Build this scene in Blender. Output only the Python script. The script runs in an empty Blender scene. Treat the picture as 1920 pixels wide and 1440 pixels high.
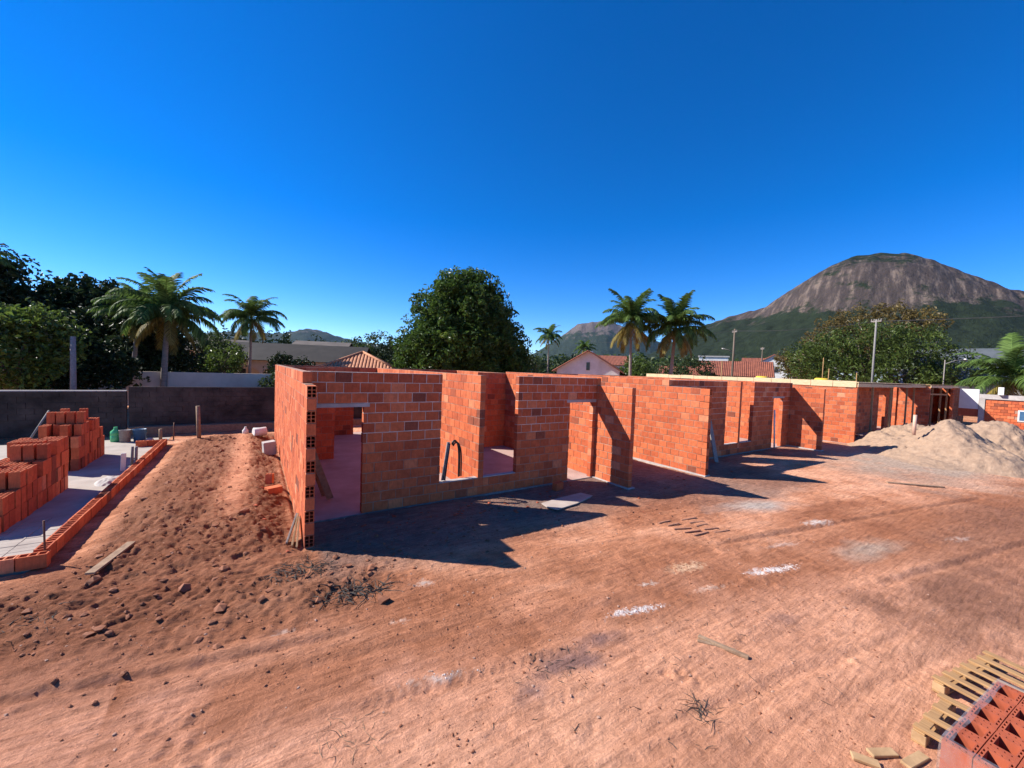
import bpy, bmesh, math, random
import numpy as np
from mathutils import Vector, Matrix

random.seed(7)
rng = np.random.default_rng(11)
R = math.radians
S = bpy.context.scene
COL = S.collection

# ------------------------------------------------------------------ camera
cam_d = bpy.data.cameras.new('camera')
cam_d.sensor_width = 36.0
cam_d.lens = 745.08 / 1920 * 36
cam_d.clip_start = 0.05
cam_d.clip_end = 20000
cam = bpy.data.objects.new('camera', cam_d)
COL.objects.link(cam)
cam.location = (0, 0, 3.0)
cam.rotation_euler = (Matrix.Rotation(-0.577046, 3, 'Z') @ Matrix.Rotation(math.pi/2 - 0.0385967, 3, 'X')
                      @ Matrix.Rotation(0.0367458, 3, 'Z')).to_euler()
S.camera = cam
S.render.resolution_x = 1024
S.render.resolution_y = 768

# ------------------------------------------------------------------ sky, sun, exposure
SUN_TO = Vector((1.0, -0.82, -1.0)).normalized()
SUN_EL = math.asin(-SUN_TO.z)
SUN_AZ = math.atan2(-SUN_TO.x, -SUN_TO.y)
w = bpy.data.worlds.new('World')
S.world = w
w.use_nodes = True
nt = w.node_tree
bg = nt.nodes['Background']
sky = nt.nodes.new('ShaderNodeTexSky')
sky.sky_type = 'NISHITA'
sky.sun_disc = False
sky.sun_elevation = SUN_EL
sky.sun_rotation = SUN_AZ
sky.altitude = 3000
sky.air_density = 1.0
sky.dust_density = 0.0
sky.ozone_density = 4.0
hs = nt.nodes.new('ShaderNodeHueSaturation')
hs.inputs['Hue'].default_value = .510
hs.inputs['Saturation'].default_value = 1.36
hs.inputs['Value'].default_value = 1.5
nt.links.new(sky.outputs[0], hs.inputs['Color'])
nt.links.new(hs.outputs[0], bg.inputs['Color'])
bg.inputs['Strength'].default_value = 0.076
sun_d = bpy.data.lights.new('sun', 'SUN')
sun_d.energy = 5.0
sun_d.angle = R(0.5)
sun_d.color = (1.0, 0.94, 0.86)
sun = bpy.data.objects.new('sun', sun_d)
COL.objects.link(sun)
sun.location = (-30, 25, 40)
sun.rotation_euler = SUN_TO.to_track_quat('-Z', 'Y').to_euler()
vs = S.view_settings
vs.view_transform = 'Standard'
vs.look = 'None'
vs.exposure = 0.95
vs.gamma = 1.0
vs.use_curve_mapping = False
S.render.engine = 'CYCLES'
S.cycles.max_bounces = 6
S.cycles.transparent_max_bounces = 8

# ------------------------------------------------------------------ helpers: objects
def tag(o, label=None, cat=None, group=None, kind=None):
    if label: o['label'] = label
    if cat: o['category'] = cat
    if group: o['group'] = group
    if kind: o['kind'] = kind
    return o

def empty(name, loc=(0, 0, 0), rz=0, **kw):
    o = bpy.data.objects.new(name, None)
    o.empty_display_size = 0.2
    COL.objects.link(o)
    o.location = loc
    o.rotation_euler = (0, 0, rz)
    return tag(o, **kw)

def link(name, me, parent=None, loc=(0, 0, 0), rot=(0, 0, 0), scale=(1, 1, 1), **kw):
    o = bpy.data.objects.new(name, me)
    COL.objects.link(o)
    o.parent = parent
    o.location = loc
    o.rotation_euler = rot
    o.scale = scale
    return tag(o, **kw)

def np_mesh(name, verts, faces, mat=None, smooth=False, attrs=None):
    """verts (n,3), faces (m,k) with k = 3 or 4"""
    verts = np.asarray(verts, np.float32); faces = np.asarray(faces, np.int32)
    me = bpy.data.meshes.new(name)
    m, k = faces.shape
    me.vertices.add(len(verts)); me.vertices.foreach_set('co', verts.ravel())
    me.loops.add(m*k); me.loops.foreach_set('vertex_index', faces.ravel())
    me.polygons.add(m)
    me.polygons.foreach_set('loop_start', np.arange(0, m*k, k, dtype=np.int32))
    me.polygons.foreach_set('loop_total', np.full(m, k, np.int32))
    me.polygons.foreach_set('use_smooth', np.full(m, smooth, bool))
    me.update(calc_edges=True)
    for an, av in (attrs or {}).items():
        av = np.asarray(av, np.float32)
        if av.ndim == 1:
            a = me.attributes.new(an, 'FLOAT', 'POINT'); a.data.foreach_set('value', av)
        else:
            a = me.attributes.new(an, 'FLOAT_COLOR', 'POINT')
            if av.shape[1] == 3: av = np.c_[av, np.ones(len(av))]
            a.data.foreach_set('color', av.astype(np.float32).ravel())
    if mat: me.materials.append(mat)
    return me

class MB:
    """collects boxes, tubes and free faces into one mesh"""
    def __init__(self): self.bm = bmesh.new()
    def box(self, x0, x1, y0, y1, z0, z1, M=None, bevel=0):
        r = bmesh.ops.create_cube(self.bm, size=1)['verts']
        for v in r:
            v.co = Vector((x0 + (v.co.x+.5)*(x1-x0), y0 + (v.co.y+.5)*(y1-y0), z0 + (v.co.z+.5)*(z1-z0)))
        if bevel:
            es = list({e for v in r for e in v.link_edges})
            rb = bmesh.ops.bevel(self.bm, geom=es, offset=bevel, segments=1, affect='EDGES')
            r = list({v for f in rb['faces'] for v in f.verts} | {v for v in r if v.is_valid})
        if M is not None:
            bmesh.ops.transform(self.bm, matrix=M, verts=[v for v in r if v.is_valid])
        return self
    def bar(self, a, b, wd, th, up=(0, 0, 1), bevel=0):
        a, b = Vector(a), Vector(b)
        d = (b-a); L = d.length; d.normalize()
        u = Vector(up)
        if abs(d.dot(u)) > .98: u = Vector((1, 0, 0))
        s = u.cross(d).normalized(); u = d.cross(s)
        M = Matrix((( d.x, s.x, u.x, a.x), (d.y, s.y, u.y, a.y), (d.z, s.z, u.z, a.z), (0, 0, 0, 1)))
        return self.box(0, L, -wd/2, wd/2, -th/2, th/2, M, bevel)
    def tube(self, pts, rad, n=8, cap=True):
        pts = [Vector(p) for p in pts]
        if not hasattr(rad, '__len__'): rad = [rad]*len(pts)
        rings = []
        prev = None
        for i, p in enumerate(pts):
            d = (pts[min(i+1, len(pts)-1)] - pts[max(i-1, 0)]).normalized()
            u = prev if prev is not None else (Vector((0, 0, 1)) if abs(d.z) < .9 else Vector((1, 0, 0)))
            s = d.cross(u)
            if s.length < 1e-4: s = d.cross(Vector((0, 1, 0)))
            s.normalize(); u = s.cross(d).normalized(); prev = u
            rings.append([self.bm.verts.new(p + rad[i]*(math.cos(2*math.pi*k/n)*s + math.sin(2*math.pi*k/n)*u)) for k in range(n)])
        for a, b in zip(rings, rings[1:]):
            for k in range(n):
                f = self.bm.faces.new((a[k], a[(k+1) % n], b[(k+1) % n], b[k])); f.smooth = True
        if cap:
            self.bm.faces.new(rings[0][::-1]); self.bm.faces.new(rings[-1])
        return self
    def lathe(self, prof, n=14, M=None):
        rings = [[self.bm.verts.new((r*math.cos(2*math.pi*k/n), r*math.sin(2*math.pi*k/n), z)) for k in range(n)] for r, z in prof]
        for a, b in zip(rings, rings[1:]):
            for k in range(n):
                f = self.bm.faces.new((a[k], a[(k+1) % n], b[(k+1) % n], b[k])); f.smooth = True
        self.bm.faces.new(rings[0][::-1]); self.bm.faces.new(rings[-1])
        if M is not None: bmesh.ops.transform(self.bm, matrix=M, verts=[v for r in rings for v in r])
        return self
    def face(self, *ps):
        self.bm.faces.new([self.bm.verts.new(p) for p in ps]); return self
    def prism(self, poly, h, M=None):
        """poly in xy, extruded along z by h"""
        a = [self.bm.verts.new((x, y, 0)) for x, y in poly]; b = [self.bm.verts.new((x, y, h)) for x, y in poly]
        n = len(a)
        self.bm.faces.new(a[::-1]); self.bm.faces.new(b)
        for k in range(n): self.bm.faces.new((a[k], a[(k+1) % n], b[(k+1) % n], b[k]))
        if M is not None: bmesh.ops.transform(self.bm, matrix=M, verts=a+b)
        return self
    def mesh(self, name, mat):
        bmesh.ops.recalc_face_normals(self.bm, faces=self.bm.faces[:])
        me = bpy.data.meshes.new(name); self.bm.to_mesh(me); self.bm.free()
        if mat: me.materials.append(mat)
        return me
    def build(self, name, mat, parent=None, loc=(0, 0, 0), rot=(0, 0, 0), **kw):
        return link(name, self.mesh(name, mat), parent, loc, rot, **kw)

# ------------------------------------------------------------------ helpers: noise
def _h(ix, iy, seed):
    n = (ix.astype(np.int64)*374761393 + iy.astype(np.int64)*668265263 + seed*974634541) & 0xffffffff
    n = ((n ^ (n >> 13))*1274126177) & 0xffffffff
    return ((n ^ (n >> 16)) & 0xffff)/65535.0
def vnoise(x, y, seed=0):
    x = np.asarray(x, float); y = np.asarray(y, float)
    ix = np.floor(x); iy = np.floor(y); fx = x-ix; fy = y-iy
    fx = fx*fx*fx*(fx*(fx*6-15)+10); fy = fy*fy*fy*(fy*(fy*6-15)+10)
    ix = ix.astype(np.int64); iy = iy.astype(np.int64)
    a = _h(ix, iy, seed); b = _h(ix+1, iy, seed); c = _h(ix, iy+1, seed); d = _h(ix+1, iy+1, seed)
    return (a*(1-fx)+b*fx)*(1-fy)+(c*(1-fx)+d*fx)*fy
def fbm(x, y, seed=0, oct=4, gain=.5):
    s = 0; a = 1; t = 0
    for o in range(oct):
        s = s + a*(vnoise(x, y, seed+o*17)-.5)*2; t += a; a *= gain
        x, y = 1.97*(x*.8-y*.6)+3.1, 1.97*(x*.6+y*.8)+7.7
    return s/t
def sstep(a, b, x):
    t = np.clip((x-a)/(b-a), 0, 1); return t*t*(3-2*t)
def band(a, b, c, d, x): return sstep(a, b, x)*(1-sstep(c, d, x))
def blob(x, y, cx, cy, rx, ry, ang=0):
    c, s = math.cos(ang), math.sin(ang)
    u = (x-cx)*c+(y-cy)*s; v = -(x-cx)*s+(y-cy)*c
    return np.sqrt((u/rx)**2+(v/ry)**2)

# ------------------------------------------------------------------ materials
def new_mat(name):
    m = bpy.data.materials.new(name); m.use_nodes = True
    n = m.node_tree.nodes; b = n['Principled BSDF']
    b.inputs['Specular IOR Level'].default_value = .25
    return m, n, m.node_tree.links, b
def ramp(n, stops, interp='LINEAR'):
    r = n.new('ShaderNodeValToRGB'); cr = r.color_ramp; cr.interpolation = interp
    while len(cr.elements) < len(stops): cr.elements.new(.5)
    for e, (p, c) in zip(cr.elements, stops):
        e.position = p; e.color = (*c, 1) if len(c) == 3 else c
    return r
def noise(n, l, scale, detail=4, rough=.6, vec=None, stretch=None, coord='Object'):
    t = n.new('ShaderNodeTexNoise'); t.inputs['Scale'].default_value = scale
    t.inputs['Detail'].default_value = detail; t.inputs['Roughness'].default_value = rough
    if vec is None:
        if coord == 'World':
            vec = n.new('ShaderNodeNewGeometry').outputs['Position']
        else:
            vec = n.new('ShaderNodeTexCoord').outputs[coord]
    if stretch:
        mp = n.new('ShaderNodeMapping'); mp.inputs['Scale'].default_value = stretch
        l.new(vec, mp.inputs['Vector']); vec = mp.outputs[0]
    l.new(vec, t.inputs['Vector'])
    return t
def mixc(n, l, fac, a, b, mode='MIX'):
    m = n.new('ShaderNodeMix'); m.data_type = 'RGBA'; m.blend_type = mode
    for sock, v in ((m.inputs['Factor'], fac), (m.inputs['A'], a), (m.inputs['B'], b)):
        pass
    def put(s, v):
        if hasattr(v, 'is_linked') or hasattr(v, 'links'): l.new(v, s)
        elif isinstance(v, (int, float)): s.default_value = v
        else: s.default_value = (*v, 1)
    put(m.inputs[0], fac); put(m.inputs[6], a); put(m.inputs[7], b)
    return m.outputs[2]
def bump(n, l, b, height, strength, dist):
    bp = n.new('ShaderNodeBump'); bp.inputs['Strength'].default_value = strength; bp.inputs['Distance'].default_value = dist
    l.new(height, bp.inputs['Height']); l.new(bp.outputs[0], b.inputs['Normal'])

def plain(name, c1, c2=None, scale=6, rough=.85, bmp=.2, bdist=.01, stretch=None, coord='World', spec=.25, metal=0):
    m, n, l, b = new_mat(name)
    c2 = c2 or tuple(x*.7 for x in c1)
    t = noise(n, l, scale, 5, .65, stretch=stretch, coord=coord)
    r = ramp(n, [(.3, c2), (.7, c1)]); l.new(t.outputs['Fac'], r.inputs[0])
    l.new(r.outputs[0], b.inputs['Base Color'])
    b.inputs['Roughness'].default_value = rough
    b.inputs['Specular IOR Level'].default_value = spec
    b.inputs['Metallic'].default_value = metal
    if bmp: bump(n, l, b, t.outputs['Fac'], bmp, bdist)
    return m

def brick_mat(name, per_object):
    m, n, l, b = new_mat(name)
    if per_object:
        rnd = n.new('ShaderNodeObjectInfo').outputs['Random']
    else:
        a = n.new('ShaderNodeAttribute'); a.attribute_name = 'rnd'; rnd = a.outputs['Fac']
    r = ramp(n, [(0, (.22, .066, .038)), (.035, (.30, .085, .044)), (.07, (.44, .102, .042)), (.30, (.50, .118, .046)), (.62, (.57, .145, .056)),
                 (.90, (.60, .165, .066)), (.97, (.62, .20, .09)), (1, (.66, .28, .15))])
    l.new(rnd, r.inputs[0])
    t = noise(n, l, 9, 5, .7, coord='World')
    t2 = noise(n, l, 70, 3, .6, coord='World', stretch=(1, 1, .12))
    d = ramp(n, [(.3, (.72, .70, .70)), (.72, (1.12, 1.1, 1.08))]); l.new(t.outputs['Fac'], d.inputs[0])
    c = mixc(n, l, 1.0, r.outputs[0], d.outputs[0], 'MULTIPLY')
    d6 = ramp(n, [(.3, (.86, .84, .83)), (.7, (1.07, 1.07, 1.06))]); l.new(t2.outputs['Fac'], d6.inputs[0])
    c = mixc(n, l, 1.0, c, d6.outputs[0], 'MULTIPLY')
    # dusty mortar smears
    t3 = noise(n, l, 3.1, 6, .75, coord='World')
    sm = ramp(n, [(.56, (0, 0, 0)), (.74, (.20, .20, .20))]); l.new(t3.outputs['Fac'], sm.inputs[0])
    c = mixc(n, l, sm.outputs[0], c, (.46, .27, .19))
    l.new(c, b.inputs['Base Color'])
    b.inputs['Roughness'].default_value = .88
    bump(n, l, b, t2.outputs['Fac'], .35, .006)
    return m

M = {}
M['brick'] = brick_mat('brick_fired_clay', True)
M['brick_j'] = brick_mat('brick_fired_clay_joined', False)
M['brick_raw'] = plain('brick_fresh_clay', (.40, .098, .046), (.30, .068, .033), 14, bmp=.3, stretch=(1, 1, .15))
M['mortar'] = plain('mortar_joint', (.40, .24, .17), (.27, .14, .095), 8)
M['mortar_pale'] = plain('mortar_pale', (.62, .50, .43), (.44, .33, .27), 8)
M['concrete'] = plain('concrete', (.47, .44, .41), (.31, .28, .26), 3.2, bmp=.25)
M['floor'] = plain('floor_screed', (.43, .31, .27), (.30, .20, .17), 1.4, bmp=.2)
M['slab'] = plain('slab_concrete', (.42, .365, .31), (.28, .235, .20), 1.6, bmp=.2)
M['wood'] = plain('wood_pale', (.46, .30, .16), (.28, .17, .085), 10, stretch=(1, 1, 1), bmp=.3)
M['wood_fresh'] = plain('wood_fresh', (.43, .255, .115), (.25, .135, .06), 5, stretch=(9, .8, 9), bmp=.2)
M['board_pale'] = plain('formwork_pine', (.68, .53, .33), (.52, .37, .20), 5, stretch=(1, 1, 5), bmp=.2)
M['wood_old'] = plain('wood_weathered', (.36, .24, .15), (.19, .12, .075), 14, bmp=.4)
M['wood_soil'] = plain('wood_soil_stained', (.42, .20, .12), (.20, .10, .065), 14, bmp=.4)
M['wood_grey'] = plain('wood_grey', (.30, .27, .25), (.18, .155, .14), 12, bmp=.3)
M['wall_dark'] = plain('wall_blackened', (.105, .082, .066), (.018, .015, .013), 1.1, bmp=.6, bdist=.04)
M['wall_cream'] = plain('render_cream', (.62, .54, .44), (.46, .39, .31), .8, bmp=.1)
M['wall_white'] = plain('paint_white', (.70, .69, .67), (.52, .51, .48), .7, bmp=.05)
M['wall_grey'] = plain('render_grey', (.33, .32, .31), (.22, .21, .2), .8, bmp=.1)
M['roof_red'] = plain('roof_clay', (.27, .092, .055), (.15, .05, .034), 1.5, bmp=.2)
M['roof_orange'] = plain('roof_clay_pale', (.56, .27, .15), (.36, .15, .08), 3, bmp=.2)
M['roof_grey'] = plain('roof_fibre_cement', (.15, .125, .105), (.085, .07, .06), .8)
M['roof_old'] = plain('roof_weathered', (.036, .031, .028), (.018, .016, .015), .9)
M['roof_slate'] = plain('roof_slate', (.10, .115, .13), (.06, .07, .08), .8)
M['glass'] = plain('window_glass', (.03, .035, .04), (.02, .022, .025), 1, rough=.12, bmp=0, spec=.5)
M['bark'] = plain('bark', (.16, .12, .09), (.07, .055, .042), 6, stretch=(1, 1, .3), bmp=.6, bdist=.03)
M['palm_bark'] = plain('palm_bark', (.30, .25, .20), (.15, .12, .10), 9, stretch=(.3, .3, 2.5), bmp=.5, bdist=.02)
M['pole'] = plain('pole_concrete', (.24, .23, .215), (.17, .16, .15), 3)
M['pole_wood'] = plain('pole_timber', (.17, .13, .10), (.10, .08, .06), 5, stretch=(1, 1, .2))
M['cable'] = plain('cable', (.05, .05, .055), None, 3, bmp=0)
M['black_plastic'] = plain('black_pipe', (.028, .026, .026), (.015, .014, .014), 8, rough=.5, bmp=0, spec=.4)
M['pvc'] = plain('pvc_white', (.72, .70, .66), (.6, .57, .53), 3, rough=.5, bmp=0)
M['pvc_orange'] = plain('pvc_dusty', (.62, .40, .30), (.5, .3, .22), 4, rough=.6, bmp=0)
M['blue'] = plain('blue_paint', (.05, .13, .24), (.035, .09, .17), 5, rough=.5, bmp=0)
M['green'] = plain('green_plastic', (.10, .50, .20), (.06, .36, .14), 5, rough=.35, bmp=0, spec=.5)
M['yellow'] = plain('yellow_paint', (.75, .50, .05), (.6, .38, .04), 5, rough=.5, bmp=0)
M['steel'] = plain('rusty_steel', (.20, .10, .065), (.10, .05, .035), 12, rough=.7, metal=.3)
M['board'] = plain('site_board', (.44, .37, .32), (.33, .26, .21), 2.5, bmp=.1)
M['char'] = plain('dry_roots', (.10, .080, .066), (.04, .033, .028), 9)
M['stone'] = plain('stone_pale', (.46, .29, .21), (.28, .15, .10), 9)
M['lime'] = plain('lime_crumb', (.66, .60, .55), (.50, .42, .37), 20)
M['clod'] = plain('dirt_clod', (.28, .112, .058), (.18, .07, .037), 7, bmp=.5, bdist=.02)

def leaf_mat(name, dark, light, trans=.35, gloss=.42, spec=.3):
    m, n, l, b = new_mat(name)
    a = n.new('ShaderNodeAttribute'); a.attribute_name = 'rnd'
    r = ramp(n, [(0, dark), (.75, light), (1, tuple(min(1, c*1.35) for c in light))]); l.new(a.outputs['Fac'], r.inputs[0])
    l.new(r.outputs[0], b.inputs['Base Color'])
    b.inputs['Roughness'].default_value = gloss
    b.inputs['Specular IOR Level'].default_value = spec
    tr = n.new('ShaderNodeBsdfTranslucent'); l.new(r.outputs[0], tr.inputs['Color'])
    mx = n.new('ShaderNodeMixShader'); mx.inputs[0].default_value = trans
    l.new(b.outputs[0], mx.inputs[1]); l.new(tr.outputs[0], mx.inputs[2])
    l.new(mx.outputs[0], n['Material Output'].inputs['Surface'])
    return m
M['leaf_mango'] = leaf_mat('leaf_mango', (.022, .046, .010), (.082, .145, .026))
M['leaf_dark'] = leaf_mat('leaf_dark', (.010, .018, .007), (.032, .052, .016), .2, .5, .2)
M['leaf_bright'] = leaf_mat('leaf_bright', (.028, .05, .010), (.125, .185, .032))
M['leaf_mid'] = leaf_mat('leaf_mid', (.025, .042, .013), (.075, .105, .03))
M['leaf_brown'] = leaf_mat('leaf_brown', (.075, .058, .02), (.20, .145, .045))
M['leaf_feather'] = leaf_mat('leaf_feather', (.034, .056, .014), (.12, .17, .036))
M['palm'] = leaf_mat('palm_green', (.036, .07, .016), (.105, .17, .040), .35, .6, .12)
M['palm_y'] = leaf_mat('palm_yellowing', (.10, .085, .022), (.23, .18, .045), .3, .6, .12)

def ground_mat():
    m, n, l, b = new_mat('red_earth')
    a = n.new('ShaderNodeAttribute'); a.attribute_name = 'soil'
    t = noise(n, l, 5, 8, .72, coord='World')
    t2 = noise(n, l, 38, 6, .75, coord='World')
    t3 = noise(n, l, 9, 5, .7, coord='World', stretch=(.35, 2.2, 1))
    d = ramp(n, [(.25, (.70, .68, .67)), (.75, (1.2, 1.22, 1.24))]); l.new(t.outputs['Fac'], d.inputs[0])
    c = mixc(n, l, 1, a.outputs['Color'], d.outputs[0], 'MULTIPLY')
    t4 = noise(n, l, 150, 4, .8, coord='World')
    mp_ = n.new('ShaderNodeMapping'); mp_.inputs['Rotation'].default_value = (0, 0, .2); mp_.inputs['Scale'].default_value = (2.2, 19, 4)
    l.new(n.new('ShaderNodeNewGeometry').outputs['Position'], mp_.inputs['Vector'])
    t5 = noise(n, l, 1, 6, .7, vec=mp_.outputs[0])
    d5 = ramp(n, [(.34, (.74, .71, .69)), (.5, (1, 1, 1)), (.7, (1.13, 1.14, 1.16))]); l.new(t5.outputs['Fac'], d5.inputs[0])
    c = mixc(n, l, 1, c, d5.outputs[0], 'MULTIPLY')
    d4 = ramp(n, [(.30, (.62, .58, .55)), (.42, (1, 1, 1)), (.66, (1.06, 1.06, 1.06)), (.78, (1.4, 1.42, 1.45))]); l.new(t4.outputs['Fac'], d4.inputs[0])
    c = mixc(n, l, 1, c, d4.outputs[0], 'MULTIPLY')
    d2 = ramp(n, [(.3, (.74, .71, .70)), (.7, (1.14, 1.15, 1.16))]); l.new(t2.outputs['Fac'], d2.inputs[0])
    c = mixc(n, l, 1, c, d2.outputs[0], 'MULTIPLY')
    d3 = ramp(n, [(.35, (.86, .85, .84)), (.68, (1.08, 1.09, 1.10))]); l.new(t3.outputs['Fac'], d3.inputs[0])
    c = mixc(n, l, 1, c, d3.outputs[0], 'MULTIPLY')
    l.new(c, b.inputs['Base Color'])
    b.inputs['Roughness'].default_value = .95
    b.inputs['Specular IOR Level'].default_value = .12
    add = n.new('ShaderNodeMath'); add.operation = 'ADD'
    l.new(t.outputs['Fac'], add.inputs[0]); 
    ml = n.new('ShaderNodeMath'); ml.operation = 'MULTIPLY'; ml.inputs[1].default_value = .45
    l.new(t2.outputs['Fac'], ml.inputs[0]); l.new(ml.outputs[0], add.inputs[1])
    def acc(a_, tx, k):
        q = n.new('ShaderNodeMath'); q.operation = 'MULTIPLY_ADD'; q.inputs[1].default_value = k
        l.new(tx.outputs['Fac'], q.inputs[0]); l.new(a_, q.inputs[2]); return q.outputs[0]
    hgt = acc(acc(add.outputs[0], t4, .22), t5, .5)
    bump(n, l, b, hgt, 1.0, .045)
    return m
M['earth'] = ground_mat()
M['sand'] = plain('building_sand', (.365, .25, .172), (.255, .168, .112), 7, bmp=.8, bdist=.06)

# ------------------------------------------------------------------ ground
def rough_amount(x, y):
    """how churned up the soil is, 0..1"""
    heap = band(-2.3, -1.7, .4, .75, x)*band(6.0, 7.6, 17.5, 19.0, y)
    fr = np.clip(1.25-blob(x, y, -.6, 6.2, 2.8, 1.5, -.15), 0, 1)
    root = np.clip(1.3-blob(x, y, .95, 5.55, .8, .55), 0, 1)
    lf = np.clip(1.2-blob(x, y, -2.2, 6.6, 1.6, 1.2), 0, 1)
    trod = np.exp(-((x+.30)/.26)**2)*band(8, 9.5, 17.5, 18.5, y)
    return np.clip(np.maximum(np.maximum(heap, fr*.8), np.maximum(root*1.1, lf)), 0, 1.1)*(1-.7*trod)

def flat_mask(x, y):
    """1 where a floor slab lies on top of the soil"""
    m = band(.62, .72, 8.30, 8.42, x)*band(8.0, 8.12, 18.1, 18.3, y)
    m = np.maximum(m, band(11.15, 11.3, 20.3, 20.5, x)*band(8.0, 8.12, 18.1, 18.3, y))
    m = np.maximum(m, band(23.6, 23.8, 46, 47, x)*band(7.6, 8.0, 18.1, 18.3, y))
    m = np.maximum(m, band(-12.5, -12.2, -2.62, -2.54, x)*band(7.95, 8.05, 19.1, 19.4, y))
    return m

def gz(x, y):
    x = np.asarray(x, float); y = np.asarray(y, float)
    near = np.exp(-((np.hypot(x-2, y-4)/30)**2))
    ra = rough_amount(x, y)
    # broad undulation
    z = .035*fbm(x*.35, y*.35, 3, 3)*near
    # heap of excavated soil between the two building plots
    prof = band(-2.35, -1.2, -.1, .8, x)*band(6.4, 9.5, 16.5, 19.2, y)
    z = z + prof*(.24+.16*fbm(x*.7, y*.5, 9, 3))
    z = z - .025*band(-2.75, -2.42, -2.3, -1.9, x)*band(7.4, 8.4, 18, 19, y)
    # churned clods
    c1 = fbm(x*2.6, y*2.6, 21, 4, .6); c2 = np.abs(fbm(x*6.5, y*6.5, 33, 3, .6))
    z = z + ra*(.075*c1 + .085*(.35-c2)*.9 + .03*fbm(x*15, y*15, 41, 2))
    # wheel tracks run roughly along x
    s = x*.2+y*.98; t = x*.98-y*.2
    wob = .12*fbm(t*.25, s*.2, 51, 2)
    tr = fbm(t*.35, (s+wob)*4.2, 55, 3)
    amp = (1-sstep(14, 40, np.hypot(x, y)))*(1-np.clip(ra, 0, 1))
    z = z + amp*(.011*tr + .008*fbm(t*.25, (s+wob)*9, 69, 3) + .014*np.abs(fbm(t*1.4, s*7, 66, 4, .6)) + .016*np.clip(fbm(x*2.2, y*2.2, 67, 3)-.25, 0, 1)*fbm(x*14, y*14, 68, 2)*4 + .005*fbm(x*3.3, y*3.3, 61, 4) + .008*fbm(x*11, y*11, 63, 3))
    # one sharp rut edge on the left, and deeper ruts in the lane
    for s0, t0, t1, dp in ((4.62, -3.2, .3, .035), (4.25, -3.5, 1.2, .015), (3.55, -.5, 3.0, .02), (2.52, 2.4, 6.5, .022), (2.15, 2.6, 7.0, .018), (3.0, 1.2, 5.5, .014), (5.1, 6.0, 16, .03), (3.3, 7, 18, .03)):
        e = s+wob*.5-s0
        z = z - dp*np.exp(-(e/.055)**2)*band(t0, t0+.6, t1-.6, t1, t) + dp*.6*np.exp(-((e-.12)/.07)**2)*band(t0, t0+.6, t1-.6, t1, t)
    for s0, t0, t1, sg in ((2.52, 2.2, 6.2, 1), (3.02, 1.4, 5.0, -1), (3.62, -.2, 2.6, 1), (2.05, 3.6, 6.8, -1)):
        e = s+wob*.6-s0
        z = z + .0065*np.sin((t+sg*np.abs(e)*.8)*58)*np.exp(-(e/.10)**4)*band(t0, t0+.5, t1-.5, t1, t)*sstep(.42, .6, vnoise(t*1.1, s*1.1, 88))
    fm = flat_mask(x, y)
    z = z*(1-fm) - .05*fm
    return z

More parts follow.
